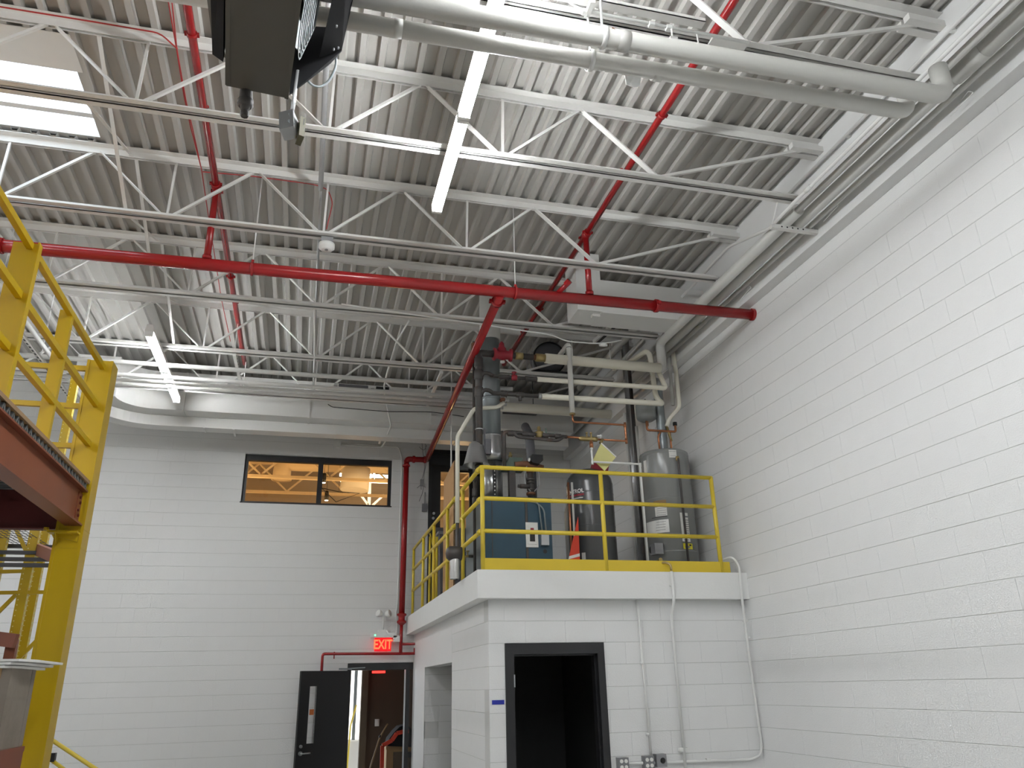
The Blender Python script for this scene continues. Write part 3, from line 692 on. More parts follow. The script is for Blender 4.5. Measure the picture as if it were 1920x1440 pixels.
# drooping black cable and white conduits near the duct
cab = [W(615, 758, y=11.1), W(622, 763, y=11.1), W(680, 768, y=11.1), W(730, 772, y=11.1), W(800, 772, y=11.1), W(815, 773, y=11.1), W(870, 781, y=11.1)]
one('black_cable', MB().tube(cab, .006, 6, bend=.1), 'black', 'thin black cable drooping across the large wall duct', 'cable')
cdu = [W(768, 600, y=8.9), W(744, 640, y=9.9), W(727, 695, y=10.0), W(720, 725, y=10.6), W(725, 760, y=11.40), W(733, 797, y=11.45), W(722, 828, y=12.15), W(715, 838, y=12.78), W(690, 838, y=12.79), W(640, 834, y=12.79)]
one('white_conduit', MB().tube(cdu, .013, 10, bend=.06), 'conduit_white', 'crooked white conduit dropping past the ducts to the wall above the window', 'conduit')
t = thing('conduit_box', 'small white conduit box on the wall above the window', 'box', W(632, 836, y=12.8))
p = W(632, 833, y=12.8); MB().cbox((p.x, 12.79, p.z), .11, .07, .12).build('body', 'conduit_white', t)
cw = [W(640, 831, y=12.80), W(735, 838, y=12.80), W(748, 838, y=12.80), W(754, 860, y=12.80), W(745, 1140, y=12.80), W(742, 1150, y=12.80), W(745, 1165, y=12.80), W(742, 1205, y=12.80)]
one('white_conduit', MB().tube(cw, .012, 10, bend=.08), 'conduit_white', 'thin white conduit running down the wall between the window and the red drop', 'conduit')
cv = [W(589, 667, y=9.5), W(588, 720, y=10.9), W(586, 742, y=10.98)]
one('white_conduit', MB().tube([W(590, 560, y=8.0), W(590, 668, y=9.48), W(588, 725, y=10.2), W(587, 744, y=10.98)], .012, 8, bend=.05), 'conduit_white', 'thin conduit linking the last joists, left of the dark sign boxes', 'conduit')

# ------------------------------------------------------------------ window in the back wall
wn = struct('window_1', (0, YB, WIN[2]))
x0, x1, z0, z1 = WIN
fw = .055; yf0, yf1 = YB+.06, YB+.15
MB().box(x0, YB+.0, z0-.002, x0+.012, YB+.2, z1).box(x1-.012, YB, z0, x1, YB+.2, z1).box(x0, YB, z1-.012, x1, YB+.2, z1).build('reveal', 'wall_paint', wn)
MB().box(x0+.012, yf0, z0+.03, x0+.01+fw, yf1, z1-.11).box(x1-.01-fw, yf0, z0+.03, x1-.012, yf1, z1-.11).box(x0+.012, yf0, z1-.11, x1-.012, yf1, z1-.012).box(x0+.012, yf0, z0, x1-.012, yf1, z0+.03).build('window_frame', 'frame_black', wn)
xm = W(600, 900, y=yf0).x
MB().box(xm-.04, yf0-.005, z0, xm+.04, yf1, z1).build('mullion', 'frame_black', wn)
MB().box(x0-.0, YB-.004, z0-.012, x1+.0, YB+.06, z0+.008).build('sill', 'frame_black', wn)
MB().box(x0+.05, yf0+.04, z0+.03, xm-.04, yf0+.046, z1-.1).build('pane', 'glass_warm', wn)
MB().box(xm+.04, yf0+.04, z0+.03, x1-.05, yf0+.046, z1-.1).build('pane', 'glass_warm', wn)
# lit room behind the window
MB().box(-4, YB+.2, 2.80, 5, 19.2, 2.9).build('floor_upper_room', 'warm_wall', kind='structure')
MB().box(-4, 19.0, 2.9, 5, 19.2, 7.2).build('wall_upper_room', 'warm_wall', kind='structure')
MB().box(-4.2, YB+.2, 2.9, -4, 19.2, 7.2).build('wall_upper_room_left', 'warm_wall', kind='structure')
MB().box(5, YB+.2, 2.9, 5.2, 19.2, 7.2).build('wall_upper_room_right', 'warm_wall', kind='structure')
MB().box(-4, YB+.2, 6.62, 5, 19.2, 6.75).build('ceiling_upper_room', 'warm_wall', kind='structure')
RJ = 'joists in the lit room'
for i, yy in enumerate((14.2, 16.6)):
    zb = (5.42, 5.70)[i]
    t = thing('room_joist', ('pale joist seen low through the window, nearer one', 'pale joist seen high through the window, farther one')[i], 'joist', (0, yy, zb), RJ)
    MB().box(-3.6, yy-.04, zb, 4.6, yy+.04, zb+.05).build('bottom_chord', 'warm_steel', t)
    MB().box(-4.0, yy-.05, zb+.62, 5.0, yy+.05, zb+.68).build('top_chord', 'warm_steel', t)
    x = -3.3+i*.4
    while x < 4:
        MB().bar((x, yy, zb+.05), (x+.6, yy, zb+.62), .05, .03, side=(0, 1, 0)).build('web_member', 'warm_steel', t)
        MB().bar((x+.6, yy, zb+.62), (x+1.2, yy, zb+.05), .05, .03, side=(0, 1, 0)).build('web_member', 'warm_steel', t); x += 1.2
pd_ = W(528, 895, y=15.4)
t = thing('round_duct', 'pale round duct elbow seen through the left pane', 'duct', (pd_.x, 15.4, pd_.z))
MB().tube([(pd_.x, 15.4, pd_.z-.04), (pd_.x, 15.4, 6.05), (pd_.x+2.8, 15.5, 6.12)], .17, 20, bend=.25).build('duct', 'warm_steel', t)
MB().lathe((pd_.x, 15.4, pd_.z-.05), [(.17, .05), (.195, .02), (.195, 0), (.17, 0)], 20).build('collar', 'warm_steel', t)
pr = W(665, 905, y=15.0)
one('white_drum', MB().cyl((pr.x, 15.0, pr.z+.2), (pr.x, 15.0, 6.62), .02, 8).tube([(pr.x, 15.0, pr.z-.15), (pr.x+.02, 15.0, pr.z+.28)], .27, 20), 'paper', 'bright white drum seen through the right pane', 'drum')
for i, (u, v) in enumerate(((607, 905), (612, 938))):
    p = W(u, v, y=14.0+i*.5); t = thing('pendant_light', ('black cylinder pendant light, upper one behind the right pane', 'black cylinder pendant light, lower one behind the right pane')[i], 'light', p, 'pendants behind the window')
    MB().cyl(p, p+V(0, 0, .17), .038, 14).build('can', 'black', t); MB().cyl(p-V(0, 0, .006), p, .030, 14).build('lens', 'white_light', t); MB().cyl(p+V(0, 0, .17), (p.x, p.y, 6.62), .004, 6).build('cord', 'black', t)
pts = [W(603, 915, y=14.3), W(635, 922, y=14.3), W(674, 925, y=14.3), W(630, 941, y=14.3), W(603, 915, y=14.3)]
t = thing('angular_pendant', 'thin black angular pendant frame hanging behind the right pane', 'light', pts[3])
MB().tube(pts, .008, 6).build('frame', 'black', t)
MB().cyl(pts[1], (pts[1].x, pts[1].y, 6.62), .003, 6).build('cord', 'black', t)
for i, (u, v, wd) in enumerate(((700, 892, 1.2), (702, 902, 1.2))):
    p = W(u, v, y=17.4+i*.0)
    one('linear_light', MB().cyl((p.x, 17.41, p.z), (p.x, 17.41, 6.62), .006, 6).box(p.x-.75, 17.36, p.z-.03, p.x+1.3, 17.46, p.z+.02), 'white_light', ('upper bright white linear light behind the right pane', 'lower bright white linear light behind the right pane')[i], 'light', 'linear lights behind the window')
for k, (x, y, z) in enumerate(((-1.6, 13.7, 4.1), (1.6, 13.7, 4.1), (-2.6, 17.0, 4.1), (3.2, 16.0, 4.1))):  # unseen emitters added to light the room behind the window, shaped as standing lamps
    t = thing('fill_lamp', ('added warm fill lamp, unseen below the sill behind the left pane', 'added warm fill lamp, unseen below the sill behind the right pane', 'added warm fill lamp, unseen below the sill at the back left of the lit room', 'added warm fill lamp, unseen below the sill at the right of the lit room')[k], 'lamp', (x, y, 2.9), 'added warm fill lamps in the lit room')
    MB().lathe((x, y, 2.9), [(.001, 0), (.18, 0), (.18, .02), (.02, .04)], 20).build('base', 'black', t)
    MB().cyl((x, y, 2.93), (x, y, z), .015, 10).build('pole', 'black', t)
    MB().lathe((x, y, z), [(.001, 0), (.20, 0), (.26, .30), (.001, .30)], 20).build('shade', 'warm_light', t)
one('white_brace', MB().bar(W(650, 893, y=18.0), W(690, 947, y=18.0), .05, .05).bar(W(720, 928, y=18.0), W(697, 949, y=18.0), .05, .05).bar(W(694, 885, y=18.0), V(W(693, 948, y=18.0).x, 18.0, 2.9), .07, .05), 'paper', 'white crossed braces seen through the right pane', 'brace')

# ------------------------------------------------------------------ exit door in the back wall
d2 = struct('door_2', (EXIT_O[0], YB, 0))
fx0, fx1, fz = .717, 2.0, 2.2352
MB().box(fx0, YB-.012, fz-.10, fx1, YB+.18, fz).box(fx0, YB-.012, 0, fx0+.05, YB+.18, fz-.10).box(1.605, YB-.012, 0, 1.665, YB+.18, fz-.10).box(1.665, YB-.012, .90, fx1, YB+.18, .965).build('door_frame', 'frame_black', d2)
MB().box(1.665, YB+.06, .965, fx1, YB+.066, fz-.1).build('sidelight_pane', 'glass_clear', d2)
MB().box(1.665, YB+.06, 0, fx1, YB+.066, .90).build('sidelight_pane', 'glass_clear', d2)
# open leaf: hinged at the left jamb, swung out against the wall
hg = V(.765, YB-.02, 0); fr = V(.030, 12.42, 0); dl = (fr-hg); dl.normalize(); nl = V(-dl.y, dl.x, 0)
if nl.y > 0: nl = -nl
Lf = (fr-hg).length
lf = MB()
def leaf(a, b, z0, z1, th=.022): return MB().obox(hg+dl*(a+b)/2+V(0, 0, (z0+z1)/2), dl*(b-a)/2, nl*th, V(0, 0, (z1-z0)/2))
za_, zb_ = 1.16, 1.92
g0, g1 = Lf-.27, Lf-.155
lb = MB()
for (a, b, c, d) in ((0, g0, .01, 2.13), (g1, Lf, .01, 2.13), (g0, g1, .01, za_), (g0, g1, zb_, 2.13)):
    q = leaf(a, b, c, d); lb._add(q.v, q.f)
lo = lb.build('door_leaf', 'door_black', d2)
leaf(g0, g1, za_, zb_, .004).build('lite_glass', 'glass_clear', lo)
leaf(g0+.02, g0+.085, 1.535, 1.61, .006).build('orange_sticker', 'orange_sticker', lo)
hp = hg+dl*(Lf-.065)+nl*.03+V(0, 0, 1.04)
MB().cyl(hp-nl*.01, hp+nl*.012, .028, 16).tube([hp, hp+nl*.05, hp+nl*.05-dl*.13], .010, 8, bend=.02).build('lever_handle', 'galv', lo)
MB().cyl(hp+V(0, 0, .09)-nl*.01, hp+V(0, 0, .09)+nl*.014, .022, 16).build('lock_cylinder', 'galv', lo)
MB().obox(hg+dl*.10+V(0, 0, 2.155)+nl*.01, dl*.10, nl*.02, V(0, 0, .012)).tube([hg+dl*.05+V(0, 0, 2.16), V(.98, YB-.05, 2.17)], .010, 6).build('door_closer', 'galv_dull', d2)
# passage behind
cl = struct('wall_passage')
MB().box(.50, YB+.2, 0, .58, 14.0, 2.62).build('wall_passage_side', 'brown_wall', cl)
PE = W(675, 1350, y=15.0).x
MB().box(PE, 15.0, 0, 2.6, 15.1, 2.62).build('wall_passage_end', 'brown_wall', cl)
MB().box(2.5, YB+.2, 0, 2.6, 15.0, 2.62).build('brick_face', 'warm_brick', cl)
for k in range(9):
    for j in range(6):
        MB().box(2.488, YB+.25+j*.30+(k % 2)*.15, .7+k*.2, 2.5, YB+.53+j*.30+(k % 2)*.15, .885+k*.2).build('brick', ('warm_brick', 'brown_wall', 'cardboard')[(k*5+j*3) % 3], cl)
MB().box(.50, YB+.2, 2.62, 2.6, 17.2, 2.70).build('ceiling_passage', 'brown_wall', kind='structure')
MB().box(PE, 14.93, 0, PE+.11, 15.0, 2.5).build('passage_casing', 'brown_trim', cl)
MB().box(-.6, 17.2, 0, 2.6, 17.3, 2.62).build('wall_far_lobby', 'paper', kind='structure')
one('daylit_window', MB().box(.50, 16.6, .95, 1.25, 16.62, 2.55).box(.5, 16.56, 0, .54, 16.62, .95).box(1.2, 16.56, 0, 1.25, 16.62, .95), 'day_panel', 'bright daylit window strip seen past the open door leaf', 'window')
one('lobby_counter', MB().box(.5, 16.2, .35, 1.2, 16.3, .93).box(.5, 16.2, .93, 1.2, 16.5, .97), 'paper', 'pale counter front seen past the open door leaf', 'counter')
one('lobby_rail', MB().tube([V(W(655, 1362, y=16.1).x-.02, 16.1, 0), W(657, 1362, y=16.1), W(668, 1322, y=16.1)], .015, 8), 'yellow_rail', 'slim yellow handrail seen in the bright strip past the door', 'handrail')
one('lobby_mullion', MB().box(W(665, 1330, y=16.5).x-.03, 16.5, .97, W(665, 1330, y=16.5).x+.03, 16.56, 2.4).box(.5, 16.5, .965, 1.2, 16.56, .975), 'galv_dull', 'grey post standing in the bright strip past the door', 'post')
p = W(707, 1355, y=14.97); one('light_switch', MB().cbox((p.x, 14.985, p.z), .075, .03, .115).cbox((p.x, 14.966, p.z), .03, .012, .06), 'paper', 'pale light switch plate on the brown passage wall', 'switch')
t = thing('cardboard_box', 'large brown box inside the passage behind the exit door', 'box', (1.95, 14.0, 0))
a = W(725, 1399, y=13.9); MB().box(a.x, 13.9, .0, 2.45, 14.6, a.z-.01).build('body', 'cardboard', t)
MB().box(a.x-.01, 13.88, a.z-.05, 2.46, 14.62, a.z).build('lid', 'cardboard', t)
MB().box(a.x+.11, 13.885, .0, 2.44, 13.905, a.z-.09).build('side_panel', 'brown_trim', t)
t = thing('work_jacket', 'black jacket with a red-orange band draped over the brown box', 'jacket', (2.0, 14.0, a.z))
jk = MB(); jp = [W(u, v, y=13.95) for u, v in ((725, 1398), (728, 1385), (738, 1372), (748, 1362), (762, 1358), (775, 1372), (776, 1400))]
jk.prism([(q.x, 13.84, q.z) for q in jp], (0, .45, 0)).build('cloth', 'cloth_black', t)
bd = [W(u, v, y=13.80) for u, v in ((716, 1440), (717, 1398), (735, 1388), (744, 1375), (755, 1372), (766, 1371))]
bw = MB()
for q, r in zip(bd, bd[1:]): bw.bar(q, r, .03, .06, side=(0, 1, 0))
bw.build('band', 'vest_red', t)
sa, sb_, sc = W(694, 1440, y=13.6), W(712, 1382, y=13.7), W(727, 1357, y=13.75)
t = thing('broom', 'broom with a pale wooden stick leaning beside the brown box', 'broom', (sa.x, 13.6, .0))
MB().tube([(sa.x-.12, 13.5, .05), sa, sb_, sc], .013, 8, bend=.1).build('stick', 'wood_stick', t)
MB().cyl(sb_-(sb_-sa).normalized()*.01, sb_+(sb_-sa).normalized()*.03, .017, 8).build('joint', 'black', t)
MB().box(sa.x-.25, 13.42, 0, sa.x+.0, 13.52, .07).build('head', 'black', t)
one('exit_sign_inner', MB().cbox(W(710, 1260, y=14.4), .22, .03, .035), 'exit_red', 'red glowing sign glimpsed through the top of the exit doorway', 'sign')

# exit sign
p = W(718, 1209, y=12.70); es = p
t = thing('exit_sign', 'red glowing EXIT sign with twin emergency lamps above the door', 'sign', (p.x, 12.74, p.z-.12))
MB().box(p.x-.128, 12.715, p.z-.095, p.x+.128, 12.735, p.z+.105).build('red_panel', 'exit_panel', t); rpan = t.children[-1]
def ex(x, y): return (es.x+x*.80, 12.708, es.z+y*1.12)
text_mesh('lettering', 'EXIT', .172, 'exit_core', rpan, ex, bold=.004)
q = W(720, 1196, y=12.70)
MB().box(q.x-.20, 12.66, p.z+.105, q.x+.19, 12.80, p.z+.175).build('housing', 'plastic_white', t)
MB().box(q.x+.14, 12.66, p.z+.04, q.x+.24, 12.80, p.z+.13).build('housing_end', 'plastic_white', t)
MB().cbox((q.x-.015, 12.73, p.z+.195), .16, .10, .05).build('neck', 'plastic_white', t)
MB().cyl((q.x-.02, 12.73, p.z+.2), (q.x-.02, 12.73, p.z+.42), .020, 12).build('stem', 'plastic_white', t)
for s in (-1, 1):
    c = V(q.x-.015+s*.06, 12.72, p.z+.46)
    MB().lathe(c, [(.001, -.05), (.03, -.04), (.055, 0), (.058, .035), (.05, .045), (.001, .03)], 16, (s*.8, -.45, .25)).build('lamp_head', 'plastic_white', t)
MB().cyl(V(q.x-.14, 12.657, p.z+.14), V(q.x-.14, 12.66, p.z+.14), .012, 10).build('indicator', 'led_green', t)

# upper door in the back wall at mezzanine level
d3 = struct('door_3', (UPD[0], YB, ZS1))
x0, x1, z0, z1 = UPD
lx0, lx1, lz0, lz1 = W(826, 885, y=YB+.05).x, 2.62, 3.9, W(826, 885, y=YB+.05).z
MB().box(x0, YB-.01, z0, x0+.05, YB+.16, z1-.06).box(x1-.05, YB-.01, z0, x1, YB+.16, z1-.06).box(x0, YB-.01, z1-.06, x1, YB+.16, z1).box(x0+.05, YB+.02, 5.42, x1-.05, YB+.10, z1-.06).build('door_frame', 'frame_black', d3)
lf3 = MB()
for a, b, c, d in ((x0+.05, lx0, z0, 5.42), (lx1, x1-.05, z0, 5.42), (lx0, lx1, z0, lz0), (lx0, lx1, lz1, 5.42)): lf3.box(a, YB+.03, c, b, YB+.08, d)
l3 = lf3.build('door_leaf', 'door_black', d3)
MB().box(lx0, YB+.05, lz0, lx1, YB+.056, lz1).build('lite_glass', 'glass_warm', l3)
for u, v in ((813, 963), (812, 972)): MB().cyl(W(u, v, y=YB+.03)-V(0, .03, 0), W(u, v, y=YB+.03), .022, 14).build('door_knob', 'galv', l3)
MB().box(x0+.08, YB+.018, z0, x1-.1, YB+.03, 4.35).build('kick_plate', 'grey_cover', l3)
p = W(845, 876, y=YB-.05); MB().cbox((2.45, YB-.02, p.z-.0), .28, .05, .07).build('door_closer', 'galv_dull', d3)
# switch beside that door
t = thing('switch_box', 'grey switch box with a short conduit beside the upper black door', 'switch', W(797, 952, y=12.8))
p = W(796, 952, y=12.8); MB().cbox((p.x, 12.795, p.z), .085, .06, .125).build('box', 'box_grey', t)
MB().cyl((p.x, 12.8, p.z+.06), W(797, 923, y=12.8), .011, 8).build('conduit', 'galv', t)
t = thing('wire_tangle', 'tangle of grey low-voltage wires on the wall beside the red drop', 'cable', W(790, 905, y=12.8))
for k, ln in enumerate((((791, 830), (793, 850), (797, 875), (793, 893), (789, 905), (790, 918)), ((798, 832), (799, 870), (795, 890), (793, 922), (786, 940)), ((782, 915), (790, 908), (798, 914)), ((786, 838), (795, 846), (800, 835)))):
    MB().tube([W(u, v, y=12.79-.004*k) for u, v in ln], .005, 6, bend=.05).build('wire', 'plastic_grey', t)
MB().cbox(W(791, 905, y=12.79), .05, .05, .11).build('splice_box', 'plastic_grey', t)

# ------------------------------------------------------------------ doorway into the dark room
d1 = struct('door_1', (DOOR1[0], YF, 0))
a, b = DOOR1[0], DOOR1[1]
MB().box(a, YF-.015, 0, a+.085, YF+.18, 2.135).box(b-.07, YF-.015, 0, b, YF+.18, 2.135).box(a, YF-.015, 2.135, b, YF+.18, 2.2352).build('door_frame', 'frame_black', d1)
MB().box(a+.085, YF+.05, 0, a+.10, YF+.10, 2.135).box(b-.085, YF+.05, 0, b-.07, YF+.10, 2.135).box(a+.085, YF+.05, 2.12, b-.07, YF+.10, 2.135).build('door_stop', 'frame_black', d1)
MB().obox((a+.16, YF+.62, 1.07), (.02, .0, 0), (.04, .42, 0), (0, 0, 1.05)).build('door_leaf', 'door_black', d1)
p = W(958, 1278, y=YF); MB().box(a+.080, YF-.017, p.z-.05, a+.092, YF-.0, p.z+.06).build('hinge', 'galv', d1)
p = W(934, 1317, y=YF-.003); one('tape_strip', MB().box(p.x-.058, YF-.004, p.z-.018, p.x+.058, YF-.001, p.z+.020), 'blue_tape', 'short strip of blue tape on the block wall left of the dark doorway', 'tape')
p = W(845, 1300, x=XS+.05)
one('alcove_door', MB().box(XS+.03, 9.47, .3, XS+.40, 9.50, 2.05), 'grey_cover', 'dark door edge just inside the side opening under the mezzanine', 'door')

# ------------------------------------------------------------------ conduits and outlets on the room front
YC = 7.515
cA = [W(1194, 1119, y=YC), W(1221, 1420, y=YC)]
t = thing('wall_conduit', 'thin white conduit down the room wall, nearest the dark doorway', 'conduit', cA[1], 'conduits on the room front')
MB().tube([(cA[0].x, YC, cA[0].z), (cA[1].x, YC, cA[1].z)], .012, 10).build('pipe', 'conduit_white', t)
MB().cbox((cA[0].x, YC, cA[0].z+.01), .03, .05, .03).build('end_collar', 'black', t)
mb = MB()
for v in (1243, 1377): q = W(1206, v, y=YC); MB().cyl((cA[0].x, YC, q.z-.012), (cA[0].x, YC, q.z+.012), .016, 10).build('coupling', 'conduit_white', t)
yc2 = 7.395
cB = [W(1258, 1062, y=yc2), W(1293, 1440, y=yc2)]
t = thing('wall_conduit', 'white pipe dropping from the mezzanine edge down the room wall', 'conduit', cB[1], 'conduits on the room front')
MB().tube([(cB[0].x, yc2, cB[0].z-.05), (cB[0].x, yc2, 2.6), (cB[0].x+.005, YC-.01, 2.5), (cB[0].x+.005, YC-.01, 1.0)], .015, 10, bend=.08).build('pipe', 'conduit_white', t)
MB().tube([(cB[0].x, yc2, cB[0].z-.04), (cB[0].x, yc2, cB[0].z+.02), (cB[0].x-.05, yc2+.05, cB[0].z+.05), (cB[0].x-.16, yc2+.2, cB[0].z+.0)], .012, 8, bend=.04).build('brass_spout', 'brass', t)
q = W(1288, 1405, y=YC); MB().cbox((cB[0].x+.005, YC-.0, q.z), .09, .04, .035).build('strap', 'conduit_white', t); q = W(1262, 1098, y=yc2); MB().cbox((cB[0].x, yc2+.01, q.z), .05, .03, .015).build('strap', 'conduit_white', t)
cC = [(4.36, 8.1, 3.02), W(1345, 1055, y=7.62), W(1372, 1043, y=7.42), W(1386, 1060, y=7.40), W(1390, 1110, y=7.40), W(1405, 1235, y=7.47), W(1428, 1395, y=YC), W(1427, 1415, y=YC), W(1410, 1424, y=YC), W(1350, 1426, y=YC), W(1240, 1430, y=YC), W(1160, 1432, y=YC)]
t = thing('wall_conduit', 'white conduit bending round the wall corner and along the outlets', 'conduit', cC[-1], 'conduits on the room front')
MB().tube(cC, .013, 10, bend=.06).build('pipe', 'conduit_white', t)
for u, v, yy in ((1397, 1164, 7.44), (1402, 1195, 7.46), (1328, 1424, YC)): MB().cbox(W(u, v, y=yy), .045, .03, .02).build('strap', 'conduit_white', t)
for i, (u, v) in enumerate(((1170, 1433), (1218, 1430))):
    p = W(u, v, y=7.47); t = thing('outlet_box', ('grey quad outlet box nearest the dark doorway', 'grey quad outlet box next to the round socket')[i], 'outlet', p-V(0, 0, .06), 'outlets at the bottom of the room wall')
    MB().box(p.x-.05, 7.47, p.z-.055, p.x+.05, YF, p.z+.055).build('box', 'box_grey', t)
    for sx in (-.022, .022):
        for sz in (-.025, .025): MB().cyl((p.x+sx, 7.466, p.z+sz), (p.x+sx, 7.472, p.z+sz), .017, 12).build('receptacle', 'paper', t)
p = W(1241, 1426, y=7.46); t = thing('socket_box', 'grey box with a round black twist socket', 'outlet', p-V(0, 0, .06))
MB().box(p.x-.05, 7.46, p.z-.055, p.x+.05, YF, p.z+.055).build('box', 'plastic_grey', t)
MB().cyl((p.x+.01, 7.455, p.z), (p.x+.01, 7.462, p.z), .025, 18).build('socket', 'black', t)

# ------------------------------------------------------------------ mezzanine guard rail
RZ = (3.93, 3.61, 3.285)
t = thing('guard_rail', 'yellow pipe guard rail along the front edge of the mezzanine', 'railing', (2.94, 7.47, ZS1), 'mezzanine guard rails')
for z in RZ: MB().cyl((1.655, 7.47, z), (4.215, 7.47, z-.006), .022, 12).build('rail', 'yellow_rail', t)
for x in (1.655, 2.925, 4.205):
    MB().tube([(x, 7.47, ZS1), (x, 7.47, RZ[0]+(.0 if x > 2 else .012))], .0225, 12).build('post', 'yellow_rail', t)
MB().box(1.66, 7.455, ZS1, 4.30, 7.467, ZS1+.115).build('toe_board', 'yellow_kick', t)
t = thing('guard_rail', 'yellow pipe guard rail running back along the open left side of the mezzanine', 'railing', (1.645, 10, ZS1), 'mezzanine guard rails')
XG = 1.645
for z in RZ: MB().cyl((XG, 7.47, z), (XG, 12.55, z), .022, 12).build('rail', 'yellow_rail', t)
ys = [W(u, v, x=XG).y for u, v in ((868, 990), (839, 1010), (813, 1060), (793, 1080), (775, 1080))]
for y in ys: MB().cyl((XG, y, ZS1), (XG, y, RZ[0]), .021, 12).build('post', 'yellow_rail', t)
for y, z in ((7.62, RZ[0]), (8.95, RZ[0]), (7.56, RZ[1]), (8.98, RZ[1]), (7.56, RZ[2])): MB().cyl((XG, y-.03, z), (XG, y+.03, z), .030, 12).build('pipe_coupling', 'yellow_rail', t)
t = thing('stair_rail', 'short yellow rail frame standing inside the mezzanine near the upper door', 'railing', (1.95, 11.6, ZS1))
for u in (806, 819):
    q = W(u, 1040, y=11.4); MB().cyl((q.x, 11.4, ZS1), (q.x, 11.4, 3.93), .018, 10).build('post', 'yellow_rail', t)
qa, qb = W(806, 1000, y=11.4), W(819, 1050, y=11.4)
MB().bar(qa, qb, .02, .02).build('brace', 'yellow_rail', t)

# ------------------------------------------------------------------ boiler
t = thing('boiler', 'large blue boiler standing behind the mezzanine guard rail', 'boiler', (2.17, 8.5, ZS1))
bx0, bx1, by0, by1, bz = 1.80, 2.545, 8.02, 9.0, 3.765
MB().box(bx0+.02, by0+.03, ZS1, bx1-.02, by1, ZS1+.08).build('base', 'black', t)
bm_ = MB().box(bx0, by0+.02, ZS1+.08, bx1, by1, bz); bm_.build('jacket', 'boiler_blue', t)
MB().box(bx0-.008, by0+.03, ZS1+.06, bx0, by1, bz-.02).build('side_panel', 'boiler_grey', t)
for a, b in ((bx0+.005, bx0+.075), (bx0+.085, 2.245), (2.275, bx1-.005)):
    MB().box(a, by0, ZS1+.085, b, by0+.022, bz-.012).build('front_panel', 'boiler_blue', t)
MB().box(2.247, by0-.004, ZS1+.085, 2.272, by0+.02, bz-.012).build('seam_strip', 'iron', t)
MB().box(bx0+.076, by0-.003, ZS1+.085, bx0+.084, by0+.02, bz-.012).build('seam_strip', 'iron', t)
MB().box(bx0-.01, by0-.01, bz-.012, bx1+.01, by1, bz).build('top_panel', 'boiler_blue', t)
p = W(997, 1003, y=by0)
pl = MB().cbox((p.x, by0-.006, p.z), .135, .012, .265).build('control_plate', 'paper', t)
MB().cbox((p.x, by0-.015, p.z), .095, .012, .20).build('switch_frame', 'plastic_white', pl)
MB().cbox((p.x, by0-.022, p.z-.035), .055, .012, .075).build('rocker', 'black', pl)
MB().cbox((p.x, by0-.022, p.z+.06), .035, .006, .02).build('indicator_label', 'red_valve', pl)
p = W(1021, 1013, y=by0-.03); MB().cbox((p.x, by0-.03, p.z), .085, .06, .11).build('junction_box', 'galv', t)
q = [W(1017, 1000, y=by0-.03), W(1010, 945, y=by0-.03), W(1000, 938, y=by0-.02), W(960, 934, y=by0+.05)]
MB().tube(q, .009, 8, bend=.06).build('flexible_conduit', 'galv_dull', t)
q = [W(1024, 1000, y=by0-.03), W(1020, 955, y=by0-.03), W(1008, 943, y=by0-.02), W(965, 936, y=by0+.05)]
MB().tube(q, .009, 8, bend=.06).build('flexible_conduit', 'galv_dull', t)
p = W(1022, 1034, y=by0); MB().cyl((p.x, by0-.003, p.z), (p.x, by0+.002, p.z), .022, 16).build('knockout_hole', 'black', t)
p = W(880, 1043, x=bx0-.05); MB().tube([(bx0, p.y, p.z), (bx0-.06, p.y, p.z)], .016, 10).build('drain_nipple', 'iron', t)
MB().tube([(bx0-.05, p.y, p.z), (bx0-.10, p.y, p.z), (bx0-.11, p.y, p.z-.05)], .013, 8, bend=.03).cyl((bx0-.07, p.y, p.z), (bx0-.07, p.y, p.z+.05), .008, 8).cyl((bx0-.07, p.y, p.z+.05), (bx0-.07, p.y, p.z+.06), .022, 10).build('drain_tap', 'brass', t)
# flue
t = thing('flue_pipe', 'tall grey metal flue rising from the boiler through the roof', 'flue', (1.99, 8.45, bz))
fcx, fcy = 1.985, 8.45
MB().cyl((fcx, fcy, bz), (fcx, fcy, 4.26), .125, 24).build('lower_section', 'galv', t)
MB().lathe((fcx, fcy, 4.26), [(.125, 0), (.16, 0), (.155, .10), (.135, .22), (.118, .30), (.115, .32)], 24).build('draft_hood', 'galv', t)
MB().cyl((fcx, fcy, 4.55), (fcx, fcy, 5.82), .112, 24).build('middle_section', 'galv_dull', t)
MB().lathe((fcx, fcy, 4.56), [(.113, 0), (.121, 0), (.121, .02), (.113, .02)], 24).build('band', 'galv', t)
MB().lathe((fcx, fcy, 5.02), [(.113, 0), (.117, .0), (.117, .03), (.113, .03)], 24).build('band', 'galv_dull', t)
MB().cyl((fcx, fcy, 5.80), (fcx, fcy, ZD+.05), .128, 24).build('roof_sleeve', 'pipe_white', t)
MB().box(fcx-.02, fcy-.135, bz, fcx+.02, fcy-.118, 4.24).build('slotted_strut', 'black', t)
for k in range(9): MB().box(fcx-.006, fcy-.137, bz+.04+k*.045, fcx+.006, fcy-.134, bz+.055+k*.045).build('slot', 'paper', t)

